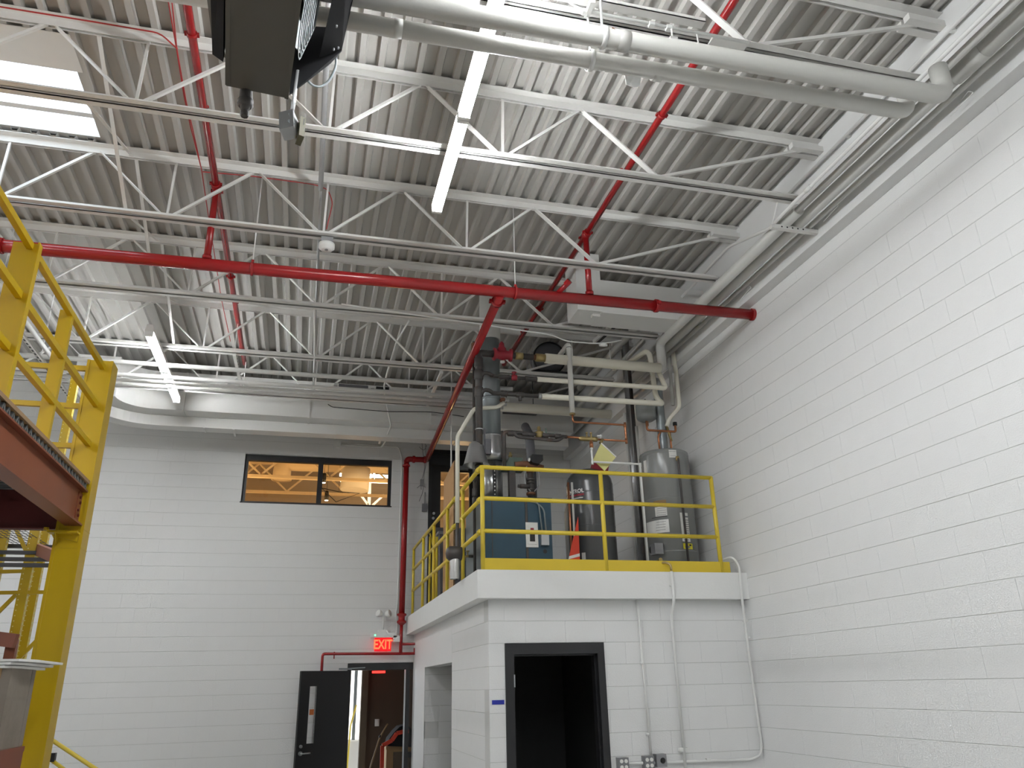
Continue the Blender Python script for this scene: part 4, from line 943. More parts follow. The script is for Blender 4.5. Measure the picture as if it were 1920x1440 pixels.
# ------------------------------------------------------------------ header piping above the boiler
YP = 8.05
xr = W(898, 760, y=YP).x
def at(u, v, y=YP): return W(u, v, y=y)
HD = 'boiler header pipes'
z1_, z2_, z3_ = at(1100, 678).z, at(1100, 718).z, at(1100, 749).z
t = thing('iron_riser', 'black iron riser with rusty fittings standing in front of the flue', 'pipe', (xr, YP, 4.0))
MB().tube([(xr, YP, 4.02), (xr, YP, z1_-.02), (xr+.03, YP, z1_+.0), (at(930, 666).x, YP, z1_)], .041, 14, bend=.07).build('pipe', 'iron', t)
for z in (z1_-.12, z2_, z3_, 4.06): MB().lathe((xr, YP, z), [(.042, -.06), (.052, -.05), (.052, .05), (.042, .06)], 14).build('tee_fitting', 'iron', t)
for z, r in ((z2_, .022), (z3_, .024)):
    MB().tube([(xr+.02, YP-.02, z-.03), (xr+.05, YP-.03, z+.02), (xr+.12, YP-.02, z+.02), (xr+.16, YP, z)], r, 12, bend=.04).build('branch_elbow', 'iron', t)
for v in (805, 836): q = at(898, v); MB().lathe((xr, YP, q.z), [(.042, -.006), (.049, 0), (.042, .006)], 14).build('clamp', 'galv', t)
MB().lathe((xr-.03, YP+.03, at(898, 872).z), [(.15, 0), (.135, .02), (.10, .16), (.075, .24), (.04, .27)], 20).build('metal_cone', 'galv', t)
q = at(912, 820); MB().box(q.x-.02, YP-.04, q.z-.20, q.x+.045, YP+.02, q.z-.03).box(q.x-.035, YP-.02, q.z-.22, q.x-.015, YP, q.z+.1).build('control_module', 'grey_cover', t)
# top header: valve then insulated
t = thing('header_pipe', 'top cream insulated header pipe with a red flanged valve', 'pipe', (3, YP, z1_), HD)
xv = at(942, 664).x
MB().cyl((at(925, 666).x, YP, z1_), (at(1000, 670).x, YP, z1_), .036, 14).build('iron_section', 'iron', t)
MB().cyl((at(978, 670).x, YP, z1_), (at(1010, 672).x, YP, z1_), .034, 14).build('rusty_section', 'rust', t)
MB().cyl((at(1004, 672).x, YP, z1_), (at(1023, 674).x, YP, z1_), .048, 14).build('union', 'brass', t)
MB().cyl((at(966, 668).x, YP, z1_), (at(980, 668).x, YP, z1_), .044, 14).build('union', 'brass', t)
rv = MB().lathe((xv, YP, z1_), [(.03, -.11), (.075, -.11), (.075, -.085), (.05, -.07), (.065, 0), (.05, .07), (.075, .085), (.075, .11), (.03, .11)], 16, (1, 0, 0)); rvo = rv.build('valve_body', 'red_valve', t)
MB().lathe((xv-.01, YP-.01, z1_), [(.05, .03), (.052, .07), (.035, .09), (.03, .13), (.012, .16), (.002, .165)], 14).build('valve_bonnet', 'red_valve', rvo)
MB().lathe((xv, YP, z1_-.10), [(.001, 0), (.028, 0), (.028, .02), (.001, .03)], 12).build('white_cap', 'plastic_white', rvo)
e = W(1243, 690, y=YP)
MB().tube([(at(1022, 674).x, YP, z1_), (A[0]-.03, yA, pd.z)], .059, 18).build('insulation', 'pipe_cream', t)
q = at(1152, 685); MB().lathe((q.x, YP, q.z), [(.060, -.018), (.066, -.012), (.066, .012), (.060, .018)], 18, (1, 0, 0)).build('clamp', 'pipe_cream', t)
t = thing('header_pipe', 'middle slim cream header pipe with a small red valve', 'pipe', (3, YP, z2_), HD)
xe2 = W(1249, 728, y=YP)
MB().tube([(xr+.15, YP, z2_), (at(1008, 714).x, YP, z2_)], .021, 12).cyl((at(985, 711).x, YP, z2_), (at(1006, 713).x, YP, z2_), .030, 12).cyl((at(935, 708).x, YP, z2_), (at(955, 709).x, YP, z2_), .029, 12).build('iron_section', 'iron', t)
q = at(964, 708); MB().lathe((q.x, YP, z2_), [(.02, -.035), (.034, -.03), (.036, 0), (.034, .03), (.02, .035)], 12, (1, 0, 0)).lathe((q.x, YP, z2_), [(.02, .02), (.012, .05), (.03, .055), (.03, .065), (.001, .07)], 10).build('valve', 'red_valve', t)
MB().tube([(at(1007, 713).x, YP, z2_), (xe2.x, YP, xe2.z), (xe2.x-.02, YP+.02, xe2.z+.08), (xe2.x-.06, YP+.04, z1_-.03)], .029, 14, bend=.05).build('insulation', 'pipe_cream', t)
t = thing('header_pipe', 'lowest cream header pipe turning back up by the wall', 'pipe', (3, YP, z3_), HD)
xe3 = W(1243, 757, y=YP)
MB().tube([(xr+.15, YP, z3_), (at(1012, 745).x, YP, z3_)], .024, 12).build('iron_section', 'iron', t)
MB().lathe((at(975, 742).x, YP, z3_), [(.024, -.05), (.032, -.04), (.032, .04), (.024, .05)], 12, (1, 0, 0)).cyl((at(975, 742).x, YP, z3_), (at(975, 742).x, YP, z3_-.07), .022, 10).build('tee_fitting', 'iron', t)
MB().lathe((at(945, 740).x, YP, z3_), [(.024, -.04), (.032, -.03), (.032, .03), (.024, .04)], 12, (1, 0, 0)).build('tee_fitting', 'iron', t)
MB().cyl((at(1009, 745).x, YP, z3_), (at(1015, 745).x, YP, z3_), .036, 12).build('coupling', 'galv', t)
pu = W(1222, 700, y=YP+.15)
MB().tube([(at(1015, 746).x, YP, z3_), (xe3.x, YP, xe3.z), (xe3.x-.02, YP+.06, xe3.z+.06), (pu.x+.02, YP+.15, xe3.z+.17), (pu.x, YP+.15, pu.z+.25), (pu.x-.02, YP+.2, pu.z+.32), (pu.x-.10, YP+.6, pu.z+.32)], .033, 14, bend=.06).build('insulation', 'pipe_cream', t)
# white drop pipe in front of the headers, with the copper loop below
YD = 8.0
dz = [W(1066, 642, y=YD), W(1073, 775, y=YD)]
xd = dz[0].x
t = thing('drop_pipe', 'white insulated drop pipe passing in front of the cream headers', 'pipe', (xd, YD, dz[1].z))
yb2 = 8.55
zz = dz[0].z-.02
MB().tube([(xd, YD, dz[1].z), (xd, YD, zz), (xd, yb2, zz), (W(1226, 684, y=yb2).x, yb2, zz-.01)], .031, 14, bend=.045).build('insulation', 'pipe_white', t)
q = W(1067, 652, y=YD); MB().lathe((xd, YD, q.z), [(.031, -.004), (.034, 0), (.031, .004)], 14).build('dark_band', 'black', t)
for u in (1072, 1142): q = W(u, 640, y=yb2); MB().cyl((q.x, yb2, zz), (q.x, yb2, 5.95), .005, 6).build('hanger_rod', 'conduit_white', t)
t = thing('copper_loop', 'copper pipe loop hanging below the white drop pipe', 'pipe', (xd+.3, YD, dz[1].z-.3))
pts = [dz[1]+V(0, 0, .03), W(1074, 791, y=YD), W(1172, 798, y=YD), W(1174, 827, y=YD), W(1130, 827, y=YD)]
pts = [V(xd, YD, pts[0].z), V(xd, YD, pts[1].z), V(pts[2].x, YD, pts[1].z), V(pts[2].x, YD, pts[3].z), V(pts[4].x, YD, pts[3].z)]
MB().tube(pts, .012, 10, bend=.03).build('pipe', 'copper', t)
for q in pts[2:4]: MB().cyl(q+V(0, 0, -.03), q+V(0, 0, .03), .015, 10).build('joint', 'copper', t)
MB().cyl(pts[0]-V(0, 0, .05), pts[0]-V(0, 0, .03), .034, 12).build('end_ring', 'brass', t)
zq = pts[3].z
t = thing('valve_train', 'dark iron and brass valve train with a yellowish regulator', 'valve', (W(1000, 822, y=YD).x, YD, zq-.05))
xa, xb_ = W(945, 818, y=YD).x, W(1132, 827, y=YD).x
xc = W(1063, 823, y=YD).x
MB().tube([(xa, YD, 4.1), (xa, YD, zq+.02), (xa+.05, YD, zq+.03), (xc, YD, zq+.01)], .021, 10, bend=.03).build('iron_pipe', 'iron', t)
MB().tube([(xa+.10, YD-.02, zq+.03), (xa+.14, YD-.03, zq-.03), (xc-.12, YD-.03, zq-.05), (xc-.05, YD-.02, zq+.0)], .019, 10, bend=.04).build('bypass_pipe', 'iron', t)
for u in (958, 985, 995, 1022, 1047): q = W(u, 820, y=YD); MB().lathe((q.x, YD, zq+.01), [(.02, -.04), (.03, -.03), (.03, .03), (.02, .04)], 10, (1, 0, 0)).build('fitting', 'iron', t)
q = W(1011, 820, y=YD); MB().lathe((q.x, YD, zq+.0), [(.02, -.02), (.042, .0), (.042, .03), (.05, .035), (.05, .045), (.02, .06), (.02, .10), (.012, .115), (.001, .118)], 16).build('regulator', 'brass', t)
q = W(1024, 815, y=YD); MB().box(q.x-.006, YD-.01, zq+.02, q.x+.006, YD+.01, zq+.10).build('lever', 'green', t)
MB().box(q.x, YD-.01, zq+.03, q.x+.09, YD+.01, zq+.04).build('lever', 'green', t)
MB().cyl((xc, YD, zq+.01), (xb_, YD, zq), .013, 10).build('copper_pipe', 'copper', t)
q1_, q2_ = W(1085, 822, y=YD), W(1118, 826, y=YD)
MB().lathe((q1_.x, YD, zq), [(.014, 0), (.026, .02), (.028, .12), (.02, .16), (.028, .17), (.028, .22), (.014, .23)], 12, (1, 0, 0)).build('brass_body', 'brass', t)
for u in (1100, 1108): q = W(u, 812, y=YD); MB().cyl((q.x, YD, zq), (q.x, YD, zq+.075), .010, 8).cyl((q.x, YD, zq+.06), (q.x, YD, zq+.078), .014, 8).build('test_port', 'brass', t)
q = W(1126, 818, y=YD); MB().cyl((q.x, YD, zq), (q.x, YD, zq+.06), .008, 8).box(q.x-.04, YD-.01, zq+.035, q.x+.012, YD+.01, zq+.05).build('handle', 'plastic_white', t)
q = W(1130, 832, y=YD); MB().cyl((q.x, YD, zq), (q.x-.035, YD-.02, zq-.05), .018, 10).build('strainer', 'brass', t)
t = thing('drain_pipe', 'thin white plastic drain pipe stepping down beside the tank', 'pipe', (W(1200, 870, y=7.9).x, 7.9, ZS1))
dp = [W(1109, 838, y=7.9), W(1112, 866, y=7.9), W(1200, 871, y=7.9), W(1205, 930, y=7.9)]
dp = [dp[0], V(dp[0].x, 7.9, dp[1].z), V(dp[2].x, 7.9, dp[1].z), V(dp[2].x, 7.9, ZS1)]
MB().tube(dp, .012, 10, bend=.015).build('pipe', 'plastic_white', t)
MB().cyl(dp[0]+V(0, 0, -.01), dp[0]+V(0, 0, .055), .022, 12).cyl(dp[0]+V(0, 0, .05), dp[0]+V(0, 0, .075), .015, 8).build('air_gap', 'copper', t)
for q in (dp[0], dp[1], dp[2]): MB().cyl(q-V(0, 0, .03), q+V(0, 0, .012), .016, 10).build('joint', 'plastic_white', t)
t = thing('paper_folder', 'yellow paper folder hanging by a corner over the tank', 'paper', W(1135, 885, y=7.95))
fo = [W(1127, 831, y=7.96), W(1155, 857, y=7.95), W(1134, 883, y=7.94), W(1112, 862, y=7.95)]
MB().prism(fo, (0, .012, 0)).build('cover', 'tag_yellow', t)
MB().bar(fo[0], fo[1], .014, .014).build('spine', 'plastic_white', t)
t = thing('red_bin', 'dark red box showing between the yellow folder and the tank', 'box', (W(1127, 880, y=8.45).x, 8.45, 4.2))
q = [W(u, v, y=8.35) for u, v in ((1108, 890), (1114, 868), (1142, 872), (1139, 892))]
MB().prism(q, (0, .1, 0)).build('side', 'red_valve', t)

# ------------------------------------------------------------------ tanks
tx, ty, tr = 3.15, 8.42, .272
t = thing('expansion_tank', 'tall dark grey steel tank with a domed top behind the railing', 'tank', (tx, ty, ZS1))
MB().lathe((tx, ty, ZS1), [(.23, 0), (.25, .02), (.25, .12), (.235, .14)], 32).build('base_ring', 'tank_grey', t)
MB().lathe((tx, ty, ZS1), [(.235, .12), (.262, .16), (tr, .20), (tr, 1.12), (.258, 1.19), (.215, 1.25), (.13, 1.295), (.001, 1.31)], 36).build('shell', 'tank_grey', t); tsh = t.children[-1]
for h in (.20, .62, 1.0): MB().lathe((tx, ty, ZS1+h), [(tr, -.008), (tr+.003, 0), (tr, .008)], 36).build('weld_seam', 'tank_grey', t)
def ontank(cx, cy, r, ang0, zc, slant=0.0):
    def f(x, y): a = ang0 + x/r; return (cx+(r+.002)*math.sin(a), cy-(r+.002)*math.cos(a), zc+y+slant*x)
    return f
def patch(cx, cy, r, a0, a1, z0, z1, name, matn, par, off=.0015, n=6):
    vs = []; fs = []
    for i in range(n+1):
        a = a0+(a1-a0)*i/n
        for z in (z0, z1): vs.append((cx+(r+off)*math.sin(a), cy-(r+off)*math.cos(a), z))
    for i in range(n): fs.append((2*i, 2*i+2, 2*i+3, 2*i+1))
    return MB()._add(vs, fs).build(name, matn, par)
zt = W(1087, 917, y=ty-tr).z
text_mesh('lettering', 'AMTROL', .062, 'paper', tsh, ontank(tx, ty, tr, -1.05, zt, .0), bold=.002)
patch(tx, ty, tr, -1.55, -.60, zt-.055, zt-.033, 'red_stripe', 'red_valve', tsh)
patch(tx, ty, tr, -1.45, -.65, zt-.085, zt-.075, 'thin_stripe', 'paper', tsh)
q = W(1090, 1040, y=ty-tr); patch(tx, ty, tr, -.85, -.68, q.z-.04, q.z+.035, 'rating_label', 'paper', tsh)
hx_, hy, hr = 4.075, 8.30, .292
t = thing('water_heater', 'tall light grey water heater cylinder beside the right wall', 'water heater', (hx_, hy, ZS1))
MB().lathe((hx_, hy, ZS1), [(.26, 0), (.26, .05), (hr, .05), (hr, 1.47), (hr-.004, 1.50), (hr-.03, 1.515), (.001, 1.54)], 40).build('shell', 'heater_grey', t); hsh = t.children[-1]
for h in (.32, .93, 1.465): MB().lathe((hx_, hy, ZS1+h), [(hr, -.006), (hr+.003, 0), (hr, .006)], 40).build('seam', 'heater_grey', t)
def hang(u, v):                      # heater surface angle and height seen at a pixel
    q = W(u, v, y=hy-hr*.7); s = max(-1, min(1, (q.x-hx_)/hr)); return math.asin(s), q.z
def hpatch(u0, v0, u1, v1, name, matn, off=.0015):
    a0, zA = hang(u0, v0); a1, zB = hang(u1, v1); return patch(hx_, hy, hr, a0, a1, min(zA, zB), max(zA, zB), name, matn, hsh, off)
hpatch(1209, 857, 1217, 887, 'dark_label', 'label_dark'); hpatch(1216.5, 858, 1221, 885, 'white_label', 'paper')
hpatch(1248, 847, 1263, 862, 'rating_label', 'paper')
hpatch(1229, 938, 1246, 947, 'orange_label', 'cardboard'); hpatch(1231, 950, 1248, 968, 'instruction_label', 'paper'); hpatch(1224, 974, 1252, 999, 'instruction_label', 'plastic_white')
a0, zA = hang(1229, 969)
hpatch(1268, 964, 1289, 1018, 'warning_label', 'paper'); hpatch(1274, 1021, 1294, 1032, 'yellow_label', 'label_yellow', .002)
for v in (970, 977, 981, 985, 989, 993, 997, 1001, 1005, 1009, 1014): hpatch(1276, v, 1286, v+(1.6 if v > 972 else 3), 'print_line', 'box_grey', .003)
for v in (953, 957, 961, 965, 978, 983, 988, 993): hpatch(1234, v, 1246, v+1, 'print_line', 'box_grey', .003)
hpatch(1229, 968.5, 1248, 970, 'print_line', 'black', .003); hpatch(1286, 1023, 1291, 1026, 'print_line', 'black', .003); hpatch(1278, 1026, 1288, 1030, 'print_line', 'plastic_grey', .003)
hpatch(1251, 850, 1261, 851, 'print_line', 'plastic_grey', .003); hpatch(1251, 858, 1261, 859, 'print_line', 'plastic_grey', .003)
a0, zA = hang(1262, 867); xs_, ys_ = hx_+(hr+.03)*math.sin(a0), hy-(hr+.03)*math.cos(a0)
MB().tube([(xs_+.0, ys_+.03, zA+.03), (xs_, ys_-.01, zA+.02), (xs_, ys_-.01, ZS1+.03)], .014, 10, bend=.02).build('relief_pipe', 'iron', t)
MB().cyl((xs_, ys_, zA-.01), (xs_, ys_, zA+.04), .021, 10).build('relief_valve', 'brass', t)
q = W(1237, 1050, y=hy-hr-.03); MB().cyl((q.x, hy-hr-.05, q.z), (q.x, hy-hr+.03, q.z), .014, 8).cyl((q.x, hy-hr-.055, q.z), (q.x, hy-hr-.045, q.z), .022, 10).build('drain_tap', 'brass', t)
a0, zA = hang(1226, 1030); q = W(1216, 1030, y=hy-hr*.6); MB().cyl((hx_-hr*.93-.05, hy-.16, q.z), (hx_-hr*.85+.02, hy-.12, q.z), .05, 18).build('burner_knob', 'black', t)
MB().box(hx_-hr-.04, hy-.25, q.z-.06, hx_-hr+.06, hy-.12, q.z+.06).build('gas_valve', 'plastic_grey', t)
# heater vent and connections
t = thing('vent_pipe', 'ribbed silver vent pipe rising from the water heater', 'flue', (4.05, 8.3, ZS1+1.53))
vx = W(1243, 830, y=hy).x
prof = []
zt0 = ZS1+1.525
for k in range(46): prof += [(.052, k*.018), (.057, k*.018+.009)]
MB().lathe((vx, hy, zt0), prof, 18).build('ribbed_section', 'galv_dull', t)
MB().tube([(vx, hy, zt0+.82), (vx, hy, zt0+.95), (vx+.02, hy+.9, zt0+1.0), (vx+.02, hy+.9, ZD)], .050, 18, bend=.12).build('upper_section', 'galv', t)
t = thing('copper_connections', 'copper water connections looping around the heater vent', 'pipe', (vx, hy-.06, zt0))
sx0, sx1 = W(1213, 800, y=hy-.06).x, W(1266, 800, y=hy-.06).x
zl = W(1240, 808, y=hy-.06).z
MB().tube([(sx0, hy-.06, W(1216, 790, y=hy-.06).z), (sx0, hy-.06, zl), (sx1, hy-.06, zl), (sx1, hy-.06, W(1267, 792, y=hy-.06).z)], .014, 10, bend=.025).build('cross_pipe', 'copper', t)
MB().tube([(vx+.08, hy-.05, zt0-.02), (vx+.08, hy-.05, zl)], .013, 10).build('riser', 'copper', t)
MB().tube([(vx-.075, hy-.05, zt0-.02), (vx-.08, hy-.05, zt0+.2), (vx-.04, hy-.05, zt0+.26)], .012, 10, bend=.03).build('riser', 'copper', t)
MB().cyl((sx1, hy-.06, zl+.08), (sx1, hy-.06, zl+.12), .026, 12).build('cap', 'black', t)
wp = [V(vx+.09, hy-.05, zl-.12), W(1250, 800, y=hy-.05), W(1254, 786, y=hy-.05), W(1274, 764, y=8.12), W(1268, 700, y=8.16), W(1261, 655, y=8.2)]
t = thing('cream_riser', 'cream insulated pipe bending up the wall behind the water heater', 'pipe', wp[0])
MB().tube(wp[1:], .026, 12, bend=.05).build('insulation', 'pipe_cream', t)
MB().cyl(wp[0], wp[1], .016, 10).build('brass_neck', 'brass', t)
one('white_riser', MB().tube([W(1252, 640, y=8.3), W(1257, 700, y=8.3), W(1262, 760, y=8.3)], .022, 10), 'pipe_white', 'white pipe on the right wall behind the cream insulated riser', 'pipe')
sp = W(1213, 790, y=8.35)
t = thing('small_tank', 'small grey expansion tank hanging left of the heater vent', 'tank', sp)
MB().lathe(sp, [(.001, -.005), (.07, 0), (.115, .025), (.125, .05), (.125, .20), (.115, .235), (.06, .26), (.001, .265)], 24).build('shell', 'small_tank', t)
MB().cyl(sp+V(0, 0, .26), sp+V(0, 0, .285), .014, 8).build('valve_stem', 'black', t)
MB().cyl(sp-V(0, 0, .06), sp, .018, 10).build('nipple', 'copper', t)
# other vertical pipes around the mezzanine
MZ = 'vertical pipes at the back of the mezzanine'
def vpipe(u, v0, v1, y, r, matn, label, name='vertical_pipe', top=None, bot=None):
    a, b = W(u, v0, y=y), W(u, v1, y=y)
    return one(name, MB().cyl((a.x, y, ZS1 if bot is None else bot), (a.x, y, a.z if top is None else top), r, 12), matn, label, 'pipe', MZ)
vpipe(1197, 900, 1000, 8.9, .024, 'iron', 'black iron gas pipe standing left of the water heater', top=W(1178, 690, y=8.9).z)
vpipe(1181, 800, 1000, 9.6, .036, 'galv', 'shiny grey conduit standing behind the black gas pipe', top=6.4)
vpipe(1165, 700, 900, 10.2, .024, 'conduit_white', 'slim white conduit rising to the roof right of the white drop pipe', top=6.45)
vpipe(1200, 880, 1000, 8.7, .020, 'pipe_white', 'slim white pipe beside the black gas pipe', top=W(1200, 800, y=8.7).z)
vpipe(888, 640, 1000, 8.3, .016, 'iron', 'thin black gas pipe with unions at the left of the boiler flue', top=W(880, 640, y=8.3).z)
vpipe(893, 660, 1000, 8.5, .034, 'iron', 'second thick black pipe half hidden behind the iron riser', top=W(893, 650, y=8.5).z, bot=3.765)
vpipe(847, 700, 900, 10.5, .011, 'conduit_white', 'thin grey conduit rising past the upper black door', top=6.4)
t = thing('gas_fittings', 'rusty union and valve fittings on the thin black gas pipe', 'valve', W(880, 900, y=8.3))
xg = W(888, 640, y=8.3).x
for v, r in ((650, .03), (668, .024), (895, .028), (923, .026), (940, .024)):
    z = W(885, v, y=8.3).z; MB().lathe((xg, 8.3, z), [(.016, -.05), (r, -.04), (r, .04), (.016, .05)], 12).build('union', 'rust' if v == 650 else 'iron', t)
cp = [W(945, 755, y=8.28), W(932, 764, y=8.28), W(908, 765, y=8.28), W(893, 766, y=8.25), W(859, 815, y=8.4), W(856, 860, y=8.4), W(853, 1000, y=8.4)]
t = thing('cream_pipe', 'cream insulated pipe bending in front of the flue and dropping past the railing', 'pipe', cp[-1])
MB().tube(cp[:1]+cp[1:4]+[W(888, 768, y=8.2), W(858, 818, y=8.2), V(W(858, 818, y=8.2).x, 8.2, 3.5)], .024, 12, bend=.04).build('insulation', 'pipe_cream', t)
MB().cyl((W(858, 818, y=8.2).x, 8.2, ZS1), (W(858, 818, y=8.2).x, 8.2, 3.5), .018, 12).build('bare_pipe', 'iron', t)
q = W(942, 750, y=8.35); MB().lathe(q, [(.02, -.03), (.03, 0), (.02, .03)], 10, (1, .3, .6)).build('elbow', 'rust', t)
xq = W(858, 818, y=8.2).x
t = thing('pump', 'dark round pump on a foil-wrapped pipe behind the side railing', 'pump', (xq-.03, 8.15, ZS1))
q = W(853, 1038, y=8.15)
MB().lathe(q-V(.10, 0, 0), [(.001, 0), (.05, .01), (.075, .04), (.08, .10), (.07, .17), (.001, .18)], 18, (1, 0, 0)).build('body', 'iron', t)
MB().lathe((q.x, 8.15, ZS1), [(.05, 0), (.055, .06), (.05, .12), (.056, .18), (.05, q.z-ZS1-.05)], 16).build('foil_wrap', 'foil', t)
MB().lathe((q.x, 8.15, q.z-.09), [(.05, 0), (.054, .004), (.05, .01)], 16).build('wire_band', 'iron', t)
t = thing('plywood_sheet', 'tall plywood sheet standing on edge behind the side railing', 'panel', (1.95, 10.6, ZS1))
pw = [W(827, 900, y=10.9), W(853, 873, y=9.6)]
xa_, ya_ = W(832, 900, y=10.6).x, 10.6; xb2, yb3 = W(851, 873, y=9.5).x, 9.5
zA, zB = W(832, 896, y=10.6).z, W(851, 871, y=9.5).z
ztop = (zA+zB)/2
MB().prism([(xa_, ya_, ZS1), (xb2, yb3, ZS1), (xb2, yb3, ztop), (xa_, ya_, ztop)], (.018, .004, 0)).build('sheet', 'ply', t)
MB().prism([(xb2-.001, yb3-.002, ZS1), (xb2+.02, yb3, ZS1), (xb2+.02, yb3, ztop), (xb2-.001, yb3-.002, ztop)], (0, .004, 0)).build('edge', 'ply_edge', t)
t = thing('dark_cart', 'dark plastic bin standing beside the upper door', 'bin', (W(830, 1020, y=11.9).x, 11.9, ZS1))
q0, q1_ = W(822, 1000, y=11.9), W(845, 1000, y=11.9)
MB().prism([(q0.x+.03, 11.8, ZS1), (q1_.x, 11.8, ZS1), (q1_.x+.03, 11.8, 4.05), (q0.x, 11.8, 4.05)], (0, .4, 0)).build('body', 'grey_cover', t)
MB().box(q0.x-.02, 11.78, 4.05, q1_.x+.05, 12.22, 4.09).build('rim', 'box_grey', t)
# gas train over the boiler: green box, actuator, vent elbow
p = W(962, 888, y=8.25); t = thing('control_box', 'small grey-green control housing with a brass vent above the boiler', 'box', (p.x, 8.25, bz))
za = W(960, 860, y=8.25).z
MB().prism([(p.x-.12, 8.2, za-.13), (p.x+.13, 8.2, za-.13), (p.x+.10, 8.2, za), (p.x-.05, 8.2, za)], (0, .18, 0)).build('housing', 'green', t)
MB().lathe((p.x-.02, 8.28, za), [(.015, 0), (.018, .03), (.024, .035), (.024, .05), (.012, .06), (.014, .08), (.001, .085)], 12).build('vent', 'brass', t)
MB().box(p.x-.05, 8.22, bz, p.x+.02, 8.30, za-.12).build('stand', 'iron', t)
q = W(942, 840, y=8.2); MB().cyl((q.x, 8.2, za-.02), (q.x, 8.2, q.z+.2), .015, 8).build('nipple', 'iron', t)
t = thing('circulator', 'rusty brown circulator pump with a black motor above the boiler', 'pump', (W(995, 900, y=8.2).x, 8.2, bz))
p = W(996, 893, y=8.2)
MB().tube([W(965, 872, y=8.2), W(985, 870, y=8.2), W(1010, 876, y=8.2), W(1018, 878, y=8.2)], .036, 12, bend=.03).build('casting', 'rust', t)
MB().tube([(p.x-.01, 8.2, bz), (p.x-.01, 8.2, p.z+.06)], .034, 12).build('vertical_pipe', 'iron', t)
for v, r in ((884, .045), (899, .050), (905, .050), (918, .044), (926, .052)): q = W(993, v, y=8.2); MB().lathe((p.x-.01, 8.2, q.z), [(.034, -.016), (r, -.012), (r, .012), (.034, .016)], 14).build('flange', 'rust' if v < 890 or v > 920 else 'iron', t)
q = W(985, 912, y=8.17); MB().cyl(q+V(-.06, 0, 0), q+V(.05, 0, 0), .026, 12).cyl(q+V(-.085, 0, 0), q+V(-.06, 0, 0), .02, 10).build('sensor', 'iron', t)
q = W(1003, 864, y=8.15)
MB().prism([(q.x-.08, 8.08, q.z), (q.x-.05, 8.08, q.z+.055), (q.x+.075, 8.08, q.z+.055), (q.x+.075, 8.08, q.z-.01), (q.x+.03, 8.08, q.z-.055), (q.x-.05, 8.08, q.z-.04)], (0, .16, 0)).build('motor', 'black', t)
MB().cyl((q.x-.09, 8.10, q.z-.005), (q.x-.075, 8.10, q.z-.005), .022, 12).build('lamp', 'plastic_white', t)
for du in (-1, 1): MB().tube([p+V(du*.05, -.02, .12), p+V(du*.09, -.03, .02), p+V(du*.08, -.03, -.12), p+V(du*.02, -.03, -.18)], .006, 6, bend=.06).build('cable', 'plastic_grey', t)
vt = [W(996, 858, y=8.6), W(994, 835, y=8.6), W(992, 815, y=8.7), W(985, 800, y=9.2)]
one('vent_elbow', MB().tube([V(vt[0].x, 8.6, bz)]+vt, .055, 14, bend=.12), 'grey_cover', 'dark grey vent elbow behind the valve train', 'duct')
# low pipe elbows and red sign by the tank
t = thing('red_sign', 'folded red fabric sign with white stripes leaning beside the tank', 'sign', (W(1060, 1050, y=8.2).x, 8.2, ZS1))
tri = [W(1057, 1052, y=8.02), W(1087, 1052, y=8.02), W(1084, 968, y=8.08)]; tri[0].z = tri[1].z = ZS1+.02
MB().prism(tri, (.01, .03, 0)).build('cloth', 'vest_red', t)
for f0, f1 in ((.28, .33), (.66, .70)):
    l0, r0, l1, r1 = tri[0].lerp(tri[2], f0), tri[1].lerp(tri[2], f0+.05), tri[0].lerp(tri[2], f1), tri[1].lerp(tri[2], f1+.05); MB().prism([l0-V(0, .004, 0), r0-V(0, .004, 0), r1-V(0, .004, 0), l1-V(0, .004, 0)], (0, .003, 0)).build('stripe', 'paper', t)
for u, rr, mm, lab in ((1070, .012, 'copper', 'thin copper pipe standing left of the dark grey tank'), (1077, .013, 'pipe_white', 'thin pale pipe standing just left of the dark grey tank')):
    q = W(u, 1000, y=8.12); one('vertical_pipe', MB().cyl((q.x, 8.12, ZS1), (q.x, 8.12, W(u, 905, y=8.12).z), rr, 10), mm, lab, 'pipe', MZ)
one('grey_cylinder', MB().lathe((W(1060, 1000, y=9.3).x+.25, 9.3, ZS1), [(.24, 0), (.24, 1.0), (.16, 1.25), (.001, 1.3)], 24), 'galv_dull', 'dull grey tank half hidden behind the dark tank', 'tank')
xp = W(1152, 820, y=12.55).x
one('steel_column', MB().box(xp-.12, 12.45, ZS1, xp+.10, 12.47, 6.4).box(xp-.12, 12.67, ZS1, xp+.10, 12.69, 6.4).box(xp-.02, 12.47, ZS1, xp+.01, 12.67, 6.4), 'steel_white', 'white steel column at the back wall behind the copper loop', 'column')
# round ventilator hung near the joists
p = W(1030, 672, y=9.75)
t = thing('round_ventilator', 'dark round drum with a rim hanging above the cream header pipes', 'fan', p-V(0, 0, .25))
MB().lathe(p, [(.001, 0), (.215, 0), (.225, .01), (.225, .26), (.001, .26)], 32, (.05, 1, .25)).build('drum', 'grey_cover', t)
MB().lathe(p, [(.222, -.02), (.240, -.02), (.240, .02), (.222, .02)], 32, (.05, 1, .25)).build('rim', 'black', t)
a, b = W(997, 694, y=9.6), W(1068, 702, y=9.6)
MB().box(a.x, 9.55, a.z-.03, b.x, 9.95, a.z-.005).build('support_tray', 'black', t)
MB().cyl((a.x+.02, 9.6, a.z), (a.x+.02, 9.6, 6.4), .006, 6).build('rod', 'galv', t)
MB().cyl((a.x+.02, 9.9, a.z), (a.x+.02, 9.9, 6.4), .006, 6).build('rod', 'galv', t)
q = W(1035, 708, y=9.7); MB().cbox(q, .05, .05, .10).build('red_tag', 'vest_red', t)
